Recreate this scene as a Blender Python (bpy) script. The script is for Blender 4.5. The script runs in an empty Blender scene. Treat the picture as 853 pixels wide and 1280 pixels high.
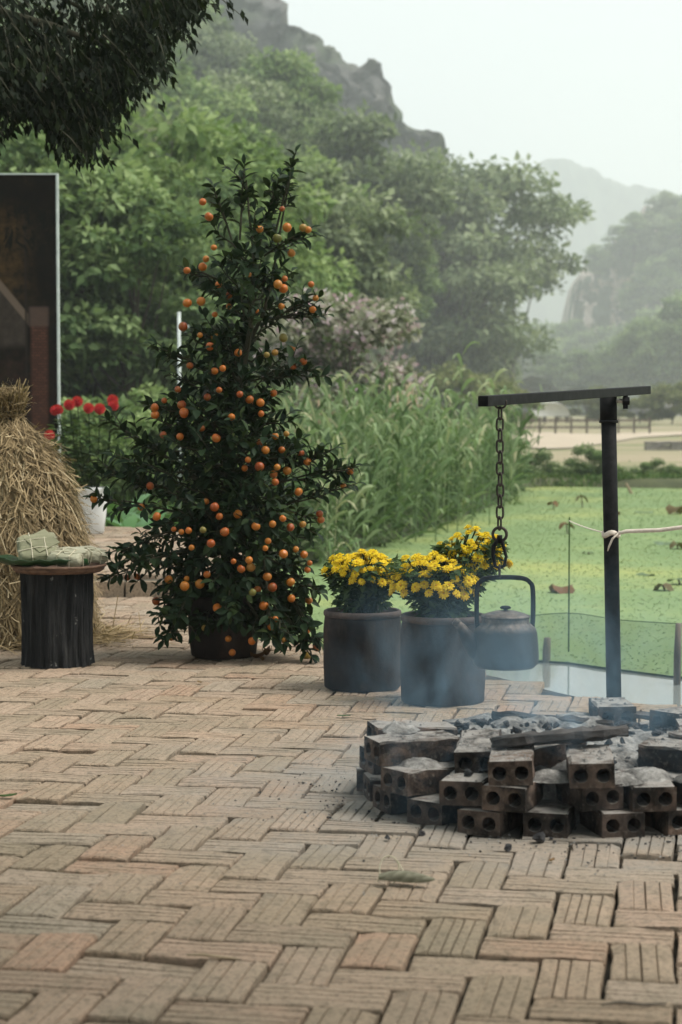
import bpy, bmesh, math, random
import numpy as np
from mathutils import Vector, Matrix
random.seed(7); RNG = np.random.default_rng(7)
S = bpy.context.scene
COL = S.collection
PI = math.pi; R = math.radians

# ------------------------------------------------------------------ camera
CAM_H = 1.0
FPX = 2400.0                      # 67.5 mm on a 36 mm tall frame, in photo pixels
K = FPX / 1778.0                  # depth factor: distances below are listed for a 50 mm lens
PITCH = math.atan(128 / FPX)
cd = bpy.data.cameras.new('camera'); cam = bpy.data.objects.new('camera', cd); COL.objects.link(cam)
cam.location = (0, 0, CAM_H); cam.rotation_euler = (PI / 2 - PITCH, 0, 0)
cd.sensor_fit = 'VERTICAL'; cd.sensor_height = 36; cd.sensor_width = 24; cd.lens = 67.5
cd.clip_start = 0.05; cd.clip_end = 6000
cd.dof.use_dof = True; cd.dof.focus_distance = 6.3; cd.dof.aperture_fstop = 5.4
S.camera = cam
# ------------------------------------------------------------------ world, sun, exposure
SUN_EL, SUN_AZ = R(60), R(95)     # azimuth from +Y (away from camera) towards +X
w = bpy.data.worlds.new('World'); S.world = w; w.use_nodes = True
nt = w.node_tree; nt.nodes.clear()
sky = nt.nodes.new('ShaderNodeTexSky'); sky.sky_type = 'NISHITA'; sky.sun_disc = False
sky.sun_elevation = SUN_EL; sky.sun_rotation = SUN_AZ; sky.air_density = 1.0; sky.dust_density = 4.0; sky.ozone_density = 1.0
mx = nt.nodes.new('ShaderNodeMix'); mx.data_type = 'RGBA'; mx.inputs[0].default_value = 0.86
nt.links.new(sky.outputs[0], mx.inputs[6]); mx.inputs[7].default_value = (5.35, 5.65, 5.45, 1)   # even cloud cover over the sky
bg = nt.nodes.new('ShaderNodeBackground'); bg.inputs[1].default_value = 0.1
nt.links.new(mx.outputs[2], bg.inputs[0])
wo = nt.nodes.new('ShaderNodeOutputWorld'); nt.links.new(bg.outputs[0], wo.inputs[0])
sd = bpy.data.lights.new('sun', 'SUN'); sun = bpy.data.objects.new('sun', sd); COL.objects.link(sun)
sd.energy = 2.3; sd.angle = R(28); sd.color = (1.0, 0.95, 0.88)
sv = Vector((math.sin(SUN_AZ) * math.cos(SUN_EL), math.cos(SUN_AZ) * math.cos(SUN_EL), math.sin(SUN_EL)))
sun.rotation_euler = sv.to_track_quat('Z', 'Y').to_euler(); sun.location = (5, 5, 12)
S.view_settings.view_transform = 'Standard'; S.view_settings.look = 'None'
S.view_settings.exposure = 1.04; S.view_settings.gamma = 1.0; S.view_settings.use_curve_mapping = False
S.render.engine = 'CYCLES'
S.cycles.use_denoising = True
S.cycles.max_bounces = 6; S.cycles.diffuse_bounces = 3; S.cycles.glossy_bounces = 2
S.cycles.transmission_bounces = 3; S.cycles.transparent_max_bounces = 12; S.cycles.volume_bounces = 1
S.cycles.volume_step_rate = 1.0; S.cycles.volume_max_steps = 64
S.cycles.sample_clamp_indirect = 6

# ------------------------------------------------------------------ place helpers
_f = Vector((0, math.cos(PITCH), -math.sin(PITCH))); _u = Vector((0, math.sin(PITCH), math.cos(PITCH)))
def ray(px, py): return _f + Vector((1, 0, 0)) * ((px - 426.5) / FPX) + _u * ((640 - py) / FPX)
def G(px, py, z=0.0):             # point on the level z
    d = ray(px, py); t = (z - CAM_H) / d.z
    return Vector((0, 0, CAM_H)) + d * t
def A(px, py, Y):                 # point at distance Y
    d = ray(px, py); return Vector((0, 0, CAM_H)) + d * (Y / d.y)
def AO(px, py, Y): return A(px, py, Y * K)      # the same with a listed distance
def PX(px, Y): return (px - 426.5) / FPX * Y
def px_x(px, Y): return (px - 426.5) / 1778.0 * Y  # with a listed distance
def ss(a, b, x):
    t = np.clip((x - a) / (b - a), 0, 1); return t * t * (3 - 2 * t)

# ------------------------------------------------------------------ material helpers
def newmat(name):
    m = bpy.data.materials.new(name); m.use_nodes = True
    t = m.node_tree; t.nodes.clear()
    o = t.nodes.new('ShaderNodeOutputMaterial')
    return m, t, o
def nd(t, typ, ins=None, **props):
    n = t.nodes.new(typ)
    for k, v in props.items(): setattr(n, k, v)
    for k, v in (ins or {}).items():
        if isinstance(v, bpy.types.NodeSocket): t.links.new(v, n.inputs[k])
        else: n.inputs[k].default_value = v
    return n
def c4(c): return (c[0], c[1], c[2], 1)
def ramp(t, fac, stops, interp='LINEAR'):
    n = t.nodes.new('ShaderNodeValToRGB'); n.color_ramp.interpolation = interp
    e = n.color_ramp.elements
    while len(e) < len(stops): e.new(0.5)
    for el, (p, c) in zip(e, stops): el.position = p; el.color = c4(c) if not isinstance(c, float) else (c, c, c, 1)
    t.links.new(fac, n.inputs[0]); return n.outputs[0]
def mixc(t, fac, a, b, mode='MIX'):
    n = t.nodes.new('ShaderNodeMix'); n.data_type = 'RGBA'; n.blend_type = mode
    for i, v in ((0, fac), (6, a), (7, b)):
        if isinstance(v, bpy.types.NodeSocket): t.links.new(v, n.inputs[i])
        else: n.inputs[i].default_value = v if i == 0 else c4(v)
    return n.outputs[2]
def math_(t, op, a, b=0.0, clamp=False):
    n = t.nodes.new('ShaderNodeMath'); n.operation = op; n.use_clamp = clamp
    for i, v in ((0, a), (1, b)):
        if isinstance(v, bpy.types.NodeSocket): t.links.new(v, n.inputs[i])
        else: n.inputs[i].default_value = v
    return n.outputs[0]
def noise(t, scale, detail=4, rough=0.6, vec=None, dist=0.0):
    n = nd(t, 'ShaderNodeTexNoise', {'Scale': scale, 'Detail': detail, 'Roughness': rough, 'Distortion': dist})
    if vec is not None: t.links.new(vec, n.inputs['Vector'])
    return n.outputs[0]
def objco(t): return nd(t, 'ShaderNodeTexCoord').outputs['Object']
def worldpos(t): return nd(t, 'ShaderNodeNewGeometry').outputs['Position']
def mapping(t, vec, scale=(1, 1, 1), loc=(0, 0, 0), rot=(0, 0, 0)):
    return nd(t, 'ShaderNodeMapping', {'Vector': vec, 'Scale': scale, 'Location': loc, 'Rotation': rot}).outputs[0]
def finish(t, o, col, rough=0.8, bumpv=None, bs=0.3, bd=0.01, metal=0.0, spec=0.3):
    p = nd(t, 'ShaderNodeBsdfPrincipled', {'Roughness': rough, 'Metallic': metal, 'Specular IOR Level': spec})
    if isinstance(col, bpy.types.NodeSocket): t.links.new(col, p.inputs['Base Color'])
    else: p.inputs['Base Color'].default_value = c4(col)
    if bumpv is not None:
        b = nd(t, 'ShaderNodeBump', {'Strength': bs, 'Distance': bd, 'Height': bumpv}); t.links.new(b.outputs[0], p.inputs['Normal'])
    t.links.new(p.outputs[0], o.inputs['Surface']); return p
def simple(name, c1, c2, scale=8, rough=0.8, bs=0.3, bd=0.01, detail=5, metal=0.0, spec=0.3, stretch=(1, 1, 1), lo=0.35, hi=0.65, world=False):
    m, t, o = newmat(name)
    v = mapping(t, worldpos(t) if world else objco(t), stretch)
    n = noise(t, scale, detail, 0.65, v)
    finish(t, o, ramp(t, n, [(lo, c1), (hi, c2)]), rough, n, bs, bd, metal, spec)
    return m
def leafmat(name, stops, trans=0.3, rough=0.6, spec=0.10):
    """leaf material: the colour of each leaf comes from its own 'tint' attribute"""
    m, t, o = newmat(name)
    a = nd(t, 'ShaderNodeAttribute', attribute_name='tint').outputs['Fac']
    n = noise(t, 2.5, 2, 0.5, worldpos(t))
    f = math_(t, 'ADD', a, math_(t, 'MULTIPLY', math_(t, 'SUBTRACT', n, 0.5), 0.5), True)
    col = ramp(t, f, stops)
    p = nd(t, 'ShaderNodeBsdfPrincipled', {'Base Color': col, 'Roughness': rough, 'Specular IOR Level': spec})
    if trans > 0:
        tr = nd(t, 'ShaderNodeBsdfTranslucent', {'Color': mixc(t, 0.5, col, (0.10, 0.16, 0.02))})
        mxs = nd(t, 'ShaderNodeMixShader', {0: trans}); t.links.new(p.outputs[0], mxs.inputs[1]); t.links.new(tr.outputs[0], mxs.inputs[2])
        t.links.new(mxs.outputs[0], o.inputs['Surface'])
    else: t.links.new(p.outputs[0], o.inputs['Surface'])
    return m

# ------------------------------------------------------------------ mesh helpers
class MB:
    def __init__(s): s.v = []; s.f = []; s.m = []
    def add(s, vs, fs, mi=0):
        b = len(s.v); s.v += [tuple(v) for v in vs]; s.f += [tuple(i + b for i in f) for f in fs]; s.m += [mi] * len(fs)
    def box(s, c, d, mat=None, mi=0):
        x, y, z = d[0] / 2, d[1] / 2, d[2] / 2
        vs = [Vector(p) for p in ((-x, -y, -z), (x, -y, -z), (x, y, -z), (-x, y, -z), (-x, -y, z), (x, -y, z), (x, y, z), (-x, y, z))]
        vs = [(mat @ v if mat else v) + Vector(c) for v in vs]
        s.add(vs, [(0, 3, 2, 1), (4, 5, 6, 7), (0, 1, 5, 4), (1, 2, 6, 5), (2, 3, 7, 6), (3, 0, 4, 7)], mi)
    def tube(s, pts, rad, n=8, cap=True, mi=0, flat=None):
        pts = [Vector(p) for p in pts]; N = len(pts)
        if not hasattr(rad, '__len__'): rad = [rad] * N
        vs = []; prev = None
        for i, p in enumerate(pts):
            d = (pts[min(i + 1, N - 1)] - pts[max(i - 1, 0)]).normalized()
            a = prev if prev is not None else (Vector((0, 1, 0)) if abs(d.y) < 0.9 else Vector((1, 0, 0)))
            a = (a - d * a.dot(d)).normalized(); b = d.cross(a); prev = a
            for k in range(n):
                th = 2 * PI * k / n; ra = rad[i]; rb = rad[i] * (flat or 1)
                vs.append(p + a * math.cos(th) * ra + b * math.sin(th) * rb)
        fs = [(i * n + k, i * n + (k + 1) % n, (i + 1) * n + (k + 1) % n, (i + 1) * n + k) for i in range(N - 1) for k in range(n)]
        if cap: fs += [tuple(range(n - 1, -1, -1)), tuple((N - 1) * n + k for k in range(n))]
        s.add(vs, fs, mi)
    def lathe(s, prof, n=32, c=(0, 0, 0), mi=0, fn=None):
        vs = []
        for (r, z) in prof:
            for k in range(n):
                th = 2 * PI * k / n; rr = r * (fn(th, z) if fn else 1)
                vs.append((c[0] + rr * math.cos(th), c[1] + rr * math.sin(th), c[2] + z))
        fs = [(i * n + k, i * n + (k + 1) % n, (i + 1) * n + (k + 1) % n, (i + 1) * n + k) for i in range(len(prof) - 1) for k in range(n)]
        if prof[0][0] > 1e-4: fs.append(tuple(range(n - 1, -1, -1)))
        if prof[-1][0] > 1e-4: fs.append(tuple((len(prof) - 1) * n + k for k in range(n)))
        s.add(vs, fs, mi)
    def mesh(s, name, mats, smooth=False):
        me = bpy.data.meshes.new(name); me.from_pydata(s.v, [], s.f)
        for m in (mats if isinstance(mats, (list, tuple)) else [mats]): me.materials.append(m)
        if len(set(s.m)) > 1: me.polygons.foreach_set('material_index', s.m)
        if smooth: me.polygons.foreach_set('use_smooth', [True] * len(me.polygons))
        me.update(); return me
    def build(s, name, mats, parent=None, smooth=False, **kw): return obj(name, s.mesh(name, mats, smooth), parent, **kw)
def obj(name, me, parent=None, loc=None, rot=None, scale=None):
    o = bpy.data.objects.new(name, me); COL.objects.link(o)
    if parent is not None: o.parent = parent
    if loc is not None: o.location = loc
    if rot is not None: o.rotation_euler = rot
    if scale is not None: o.scale = scale if hasattr(scale, '__len__') else (scale,) * 3
    return o
def tag(o, label=None, cat=None, group=None, kind=None):
    if label: o['label'] = label
    if cat: o['category'] = cat
    if group: o['group'] = group
    if kind: o['kind'] = kind
    return o
def thing(name, label, cat, loc=(0, 0, 0), rz=0, group=None):
    o = obj(name, None, None, loc, (0, 0, rz)); o.empty_display_size = 0.1
    return tag(o, label, cat, group)
def npmesh(name, V, F, mat, tint=None, smooth=False):
    """V (n,3), F (m,k) equal-sized faces"""
    me = bpy.data.meshes.new(name); k = F.shape[1]
    me.vertices.add(len(V)); me.vertices.foreach_set('co', V.astype(np.float32).ravel())
    me.loops.add(F.size); me.loops.foreach_set('vertex_index', F.astype(np.int32).ravel())
    me.polygons.add(len(F)); me.polygons.foreach_set('loop_start', np.arange(0, F.size, k, dtype=np.int32))
    me.polygons.foreach_set('loop_total', np.full(len(F), k, dtype=np.int32))
    if smooth: me.polygons.foreach_set('use_smooth', np.ones(len(F), dtype=bool))
    me.materials.append(mat)
    if tint is not None:
        at = me.attributes.new('tint', 'FLOAT', 'POINT'); at.data.foreach_set('value', tint.astype(np.float32))
    me.update(calc_edges=True); return me
def unit(a): return a / np.maximum(np.linalg.norm(a, axis=1, keepdims=True), 1e-9)
def leaf_arrays(P, D, Nm, L, W, curl=0.15):
    """pointed folded leaves, 6 verts and 4 triangles each"""
    n = len(P); D = unit(D); Sd = unit(np.cross(D, Nm)); Nn = np.cross(Sd, D)
    L = L[:, None]; W = W[:, None]
    spine = P + D * L * 0.5 - Nn * W * 0.16
    tip = P + D * L - Nn * L * curl
    l = P + D * L * 0.45 + Sd * W * 0.5 + Nn * W * 0.08; r = P + D * L * 0.45 - Sd * W * 0.5 + Nn * W * 0.08
    V = np.stack([P, l, tip, r, spine], 1).reshape(-1, 3)
    b = (np.arange(n) * 5)[:, None]
    F = np.concatenate([b + np.array([[0, 4, 1]]), b + np.array([[1, 4, 2]]), b + np.array([[0, 3, 4]]), b + np.array([[4, 3, 2]])], 0)
    return V, F
def leaf_mesh(name, P, D, Nm, L, W, mat, tint, curl=0.15):
    V, F = leaf_arrays(P, D, Nm, L, W, curl); return npmesh(name, V, F, mat, np.repeat(tint, 5))
def strip_mesh(name, P, D, L, W, droop, mat, tint, seg=4, taper=True, side=None):
    n = len(P); D = unit(D)
    if side is None: side = RNG.normal(size=(n, 3))
    Sd = unit(np.cross(D, side)); rows = []
    for i in range(seg + 1):
        t = i / seg
        c = P + D * (L * t)[:, None] + np.array([0, 0, -1.0]) * (droop * L * t * t)[:, None]
        wd = W * ((0.35 + 2.6 * t * (1 - t) if taper else 1.0)) * 0.5
        if taper and i == seg: wd = W * 0.03
        rows.append(np.stack([c - Sd * np.asarray(wd)[:, None], c + Sd * np.asarray(wd)[:, None]], 1))
    V = np.stack(rows, 1).reshape(-1, 3); b = (np.arange(n) * 2 * (seg + 1))[:, None]
    F = np.concatenate([b + np.array([[2 * i, 2 * i + 1, 2 * i + 3, 2 * i + 2]]) for i in range(seg)], 0)
    return npmesh(name, V, F, mat, np.repeat(tint, 2 * (seg + 1)))
def rdir(n): return unit(RNG.normal(size=(n, 3)))
def vnoise(x, y, seed=0):          # cheap smooth value noise, numpy
    x = np.asarray(x, float); y = np.asarray(y, float)
    xi = np.floor(x).astype(int); yi = np.floor(y).astype(int); fx = x - xi; fy = y - yi
    fx = fx * fx * (3 - 2 * fx); fy = fy * fy * (3 - 2 * fy)
    def h(a, b):
        s = np.sin(a * 127.1 + b * 311.7 + seed * 74.7) * 43758.5453; return s - np.floor(s)
    return (h(xi, yi) * (1 - fx) + h(xi + 1, yi) * fx) * (1 - fy) + (h(xi, yi + 1) * (1 - fx) + h(xi + 1, yi + 1) * fx) * fy
def fbm(x, y, seed=0, o=4):
    r = 0; a = 0.5
    for i in range(o): r = r + a * vnoise(x * 2 ** i, y * 2 ** i, seed + i); a *= 0.5
    return r

# ------------------------------------------------------------------ the lie of the land
POND_Z = -0.36
def shore(y):                      # left shoreline of the pond
    y = np.asarray(y, float) / K
    return np.where(y < 12, -0.75, np.interp(y, [12, 15, 20, 25, 28], [-0.6, 0.45, 1.95, 3.05, 3.7]))
def land(x, y):
    yn = np.asarray(y, float); x = np.asarray(x, float); y = yn / K
    base = np.interp(y, [0, 24.5, 45, 80, 400], [-0.12, -0.2, -0.12, 0.0, 0.4])
    left = ss(-0.3, -2.2, x - shore(yn) + 0.6) * 0.16
    pond = ss(0.0, 0.7, x - shore(yn)) * (1 - ss(24.0, 24.8, y + 0.25 * np.sin(x * 1.3)))
    z = base + left - pond * (0.75)
    hill = 37 * ss(30, 212, y) * ss(0.10, -0.05, x / np.maximum(y, 1.0))
    hill = hill * (0.85 + 0.3 * fbm(x * 0.06, y * 0.06, 5))
    near = (y < 10.8) & (x < 30)
    z = np.where(near, np.minimum(z, -0.55 - 0 * x), z)
    return z + hill + 0.05 * (fbm(x * 0.7, y * 0.7, 2) - 0.5)

M_soil = simple('grassy_soil', (0.05, 0.07, 0.025), (0.16, 0.145, 0.085), 0.35, 0.95, 0.4, 0.05, world=True)
def ground_mat():
    m, t, o = newmat('field_ground'); p = worldpos(t)
    sep = nd(t, 'ShaderNodeSeparateXYZ', {0: p})
    n = noise(t, 0.09, 5, 0.6, mapping(t, p, (0.5, 1.6, 1))); n2 = noise(t, 3.0, 5, 0.7, p)
    near = ramp(t, n2, [(0.3, (0.018, 0.03, 0.011)), (0.7, (0.06, 0.075, 0.028))])
    far = ramp(t, n, [(0.34, (0.10, 0.13, 0.05)), (0.46, (0.20, 0.20, 0.10)), (0.55, (0.30, 0.25, 0.17)), (0.68, (0.15, 0.17, 0.07))])
    f = math_(t, 'MULTIPLY', nd(t, 'ShaderNodeMapRange', {0: sep.outputs[1], 1: 24 * K, 2: 31 * K}).outputs[0], nd(t, 'ShaderNodeMapRange', {0: math_(t, 'DIVIDE', sep.outputs[0], math_(t, 'ADD', sep.outputs[1], 1.0)), 1: 0.07 / K, 2: 0.10 / K}).outputs[0])
    finish(t, o, mixc(t, f, near, far), 0.95, n2, 0.5, 0.05); return m
ys = np.concatenate([np.linspace(-40, 4, 8), np.linspace(5, 34, 88), np.linspace(35, 120, 70), np.linspace(126, 460, 60), [700, 1200, 2000]])
xs = np.concatenate([[-1500, -800], np.linspace(-300, -40, 24), np.linspace(-37, -8, 22), np.linspace(-7.5, 9, 70), np.linspace(10, 50, 40), np.linspace(58, 300, 24), [800, 1500]])
ys = ys * K; XX, YY = np.meshgrid(xs, ys); ZZ = land(XX, YY)
V = np.stack([XX, YY, ZZ], 2).reshape(-1, 3); nx = len(xs); ny = len(ys)
ii, jj = np.meshgrid(np.arange(nx - 1), np.arange(ny - 1)); b = (jj * nx + ii).ravel()
tag(obj('ground', npmesh('ground', V, np.stack([b, b + 1, b + nx + 1, b + nx], 1), ground_mat(), smooth=True)), 'grassy ground rising to the wooded hillside', kind='structure')

# pond water and the duckweed that covers it
def water_mat():
    m, t, o = newmat('pond_water'); n = noise(t, 6, 3, 0.5, worldpos(t))
    finish(t, o, (0.20, 0.21, 0.19), 0.04, n, 0.03, 0.01, spec=1.0); return m
mb = MB(); mb.add([(-2.5, 5.9, POND_Z), (30, 5.9, POND_Z), (30, 34, POND_Z), (-2.5, 34, POND_Z)], [(0, 1, 2, 3)])
tag(mb.build('pond_water', water_mat()), 'open pale pond water beside the brick patio', kind='structure')
def weed_mat():
    m, t, o = newmat('duckweed'); p = worldpos(t)
    n = noise(t, 0.35, 4, 0.6, p); v = nd(t, 'ShaderNodeTexVoronoi', {'Vector': p, 'Scale': 55}).outputs['Color']
    vs = nd(t, 'ShaderNodeSeparateColor', {0: v}).outputs[0]
    n3 = noise(t, 3.0, 4, 0.7, p)
    col = ramp(t, n, [(0.36, (0.14, 0.205, 0.085)), (0.52, (0.18, 0.245, 0.10)), (0.66, (0.30, 0.32, 0.10))])
    col = mixc(t, math_(t, 'MULTIPLY', vs, 0.45), col, (0.10, 0.20, 0.045))
    col = mixc(t, ramp(t, n3, [(0.56, 0.0), (0.72, 0.5)]), col, (0.15, 0.17, 0.06))
    finish(t, o, col, 0.75, vs, 0.5, 0.02); return m
WEED = weed_mat()
def weed_front(x): return K * float(np.interp(x, [-2.4, 0.0, 0.4, 1.12, 1.72, 4, 20], [6.3, 6.6, 7.8, 7.6, 7.17, 5.7, 5.2])) + 0.03 * math.sin(x * 6.7) + 0.02 * math.sin(x * 17)
wx = np.linspace(-2.4, 20, 150); wy = np.linspace(0, 1, 70) ** 1.6
VV = []
for k, t_ in enumerate(wy):
    for x in wx:
        f0 = weed_front(x)
        y = f0 + (25.0 * K - f0) * t_
        VV.append((x, y, POND_Z + 0.006 + 0.012 * float(fbm(x * 5, y * 5, 3, 2))))
nx = len(wx); ii, jj = np.meshgrid(np.arange(nx - 1), np.arange(len(wy) - 1)); b = (jj * nx + ii).ravel()
tag(obj('duckweed', npmesh('duckweed', np.array(VV), np.stack([b, b + 1, b + nx + 1, b + nx], 1), WEED, smooth=True)), 'bright green duckweed covering the pond', 'duckweed', kind='stuff')
n = 48000
x = RNG.uniform(-0.6, 9, n); y = K * (6.2 + 18.4 * RNG.random(n) ** 1.7); keep = (x > shore(y) - 0.1) & (x < 0.30 * y + 0.5) & (y > np.array([weed_front(a) for a in x]) + 0.02 * 0)
x, y = x[keep], y[keep]; n = len(x)
P = np.stack([x, y, np.full(n, POND_Z + 0.013)], 1); D = np.stack([RNG.normal(size=n), RNG.normal(size=n), RNG.uniform(0.0, 0.22, n)], 1)
sc = 0.5 + y / 19
M_weedleaf = leafmat('duckweed_leaf', [(0, (0.12, 0.19, 0.07)), (0.55, (0.19, 0.265, 0.10)), (1, (0.32, 0.34, 0.12))], 0.2)
tag(obj('pond_weed_leaves', leaf_mesh('pond_weed_leaves', P, D, np.tile([0, 0, 1.0], (n, 1)), RNG.uniform(0.008, 0.018, n) * sc, RNG.uniform(0.010, 0.02, n) * sc, M_weedleaf, np.clip(fbm(x * 0.4, y * 0.4, 9) * 1.5 - 0.3 + RNG.normal(0, 0.15, n), 0, 1))),
    'small leaves of pond weed standing out of the duckweed', 'pond weed', kind='stuff')

# ------------------------------------------------------------------ rock ridge, far cliffs, far hill
def rock_mat(name, a, b_, veg, scale):
    m, t, o = newmat(name); p = worldpos(t)
    n = noise(t, scale, 8, 0.65, mapping(t, p, (1, 1, 2.4))); n2 = noise(t, scale * 0.35, 4, 0.5, p)
    col = ramp(t, n, [(0.3, a), (0.7, b_)])
    col = mixc(t, ramp(t, n2, [(0.45, 0.0), (0.6, 1.0)]), col, veg)
    finish(t, o, col, 0.95, n, 0.9, 0.6); return m
M_rock = rock_mat('limestone', (0.03, 0.031, 0.03), (0.16, 0.155, 0.145), (0.045, 0.065, 0.03), 0.4)
def cliff_mat():
    m, t, o = newmat('streaked_cliff'); p = worldpos(t)
    n = noise(t, .22, 5, .6, mapping(t, p, (1, 1, .22))); n2 = noise(t, .5, 6, .7, p)
    col = ramp(t, n2, [(.3, (.03, .05, .03)), (.7, (.10, .13, .075))]); col = mixc(t, ramp(t, n, [(.49, 0.), (.55, 1.)]), col, (.62, .53, .47))
    finish(t, o, col, .95, n2, .9, .8); return m
M_paleRock = cliff_mat()
M_wood = rock_mat('wooded_hill', (0.03, 0.05, 0.03), (0.08, 0.11, 0.05), (0.05, 0.075, 0.035), 0.12)
def ridge(name, mat, xs, top, depth, Y, seed, rough, stepz, drop, label, nz=46, lean=0.35, zbase=-2):
    """a rock mass: front face built as a grid with ledges, then a back slope"""
    xs = np.asarray(xs); tz = top(xs); V = []
    for k in range(nz + 1):
        t_ = k / nz
        z = zbase + (tz - zbase) * t_
        zz = np.floor(z / stepz + fbm(xs * 0.25, z * 0.05, seed) * 2) * stepz
        yy = Y + lean * (zz) + rough * (fbm(xs * 0.22, z * 0.22, seed + 3, 5) - 0.5) * 2 + rough * 0.6 * (fbm(xs * 0.6, z * 1.1, seed + 8, 3) - 0.5)
        V.append(np.stack([xs + 0.6 * rough * (fbm(xs * 0.5, z * 0.5, seed + 11) - 0.5), yy, z], 1))
    V.append(np.stack([xs, V[-1][:, 1] + depth * 0.3, tz * 0.93], 1)); V.append(np.stack([xs, V[-2][:, 1] + depth, np.full_like(xs, zbase)], 1))
    V = np.concatenate(V); nx = len(xs); ii, jj = np.meshgrid(np.arange(nx - 1), np.arange(nz + 2)); b = (jj * nx + ii).ravel()
    o = obj(name, npmesh(name, V, np.stack([b, b + 1, b + nx + 1, b + nx], 1), mat)); return tag(o, label, kind='structure')
def top1(x):
    p = [(-60, 30), (-22, 38), (-12, 37), (-7.5, 34.5), (-5.2, 32.6), (-4.4, 31.2), (-3.6, 29.6), (-2.0, 29.0), (-1.6, 28.5), (0.0, 28.0), (0.4, 27.0), (2.4, 26.6), (3.3, 26.2), (3.8, 24.6), (4.0, 23.4), (4.8, 22.2), (6.0, 21.6), (7.4, 20.8), (8.6, 17), (10, 9), (12, 3), (26, 0)]
    k = 1.94; return k * np.interp(x / k, [a for a, _ in p], [b_ for _, b_ in p]) + 3.4 * (fbm(x * 0.45, x * 0 + 3, 4) - 0.5)
ridge('rocky_ridge', M_rock, np.linspace(-116, 50, 420), top1, 50, 198 * K, 3, 8.0, 3.4, 0, 'dark rocky limestone ridge above the wooded slope', nz=70)
def top3(x): x = x / 3.0; return 3.0 * (55 + 5 * np.sin(x * 0.02 + 1) + 11 * (fbm(x * 0.07, x * 0, 21, 6) - 0.5) + np.interp(x, [-300, 20, 62, 95, 300], [0, 0, 5, 0, 10]))
ridge('far_hill', M_wood, np.linspace(-960, 990, 620), top3, 200, 1050 * K, 31, 12, 6, 0, 'faint blue wooded hill far across the valley', nz=30, lean=0.6)
def top2(x):
    p = [(18, 0), (23, 1), (24.6, 9), (25.6, 15), (27, 17), (30, 19), (33, 22), (38, 22), (46, 19), (60, 24), (90, 18)]
    k = 2.6; return k * np.interp(x / k, [a for a, _ in p], [b_ for _, b_ in p]) + 5.0 * (fbm(x * 0.2, x * 0, 14) - 0.5)
ridge('pale_cliff', M_paleRock, np.linspace(47, 234, 240), top2, 100, 395 * K, 41, 6, 6, 0, 'pale rock cliff with bare streaks under hazy trees', nz=40, lean=0.12)

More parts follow.
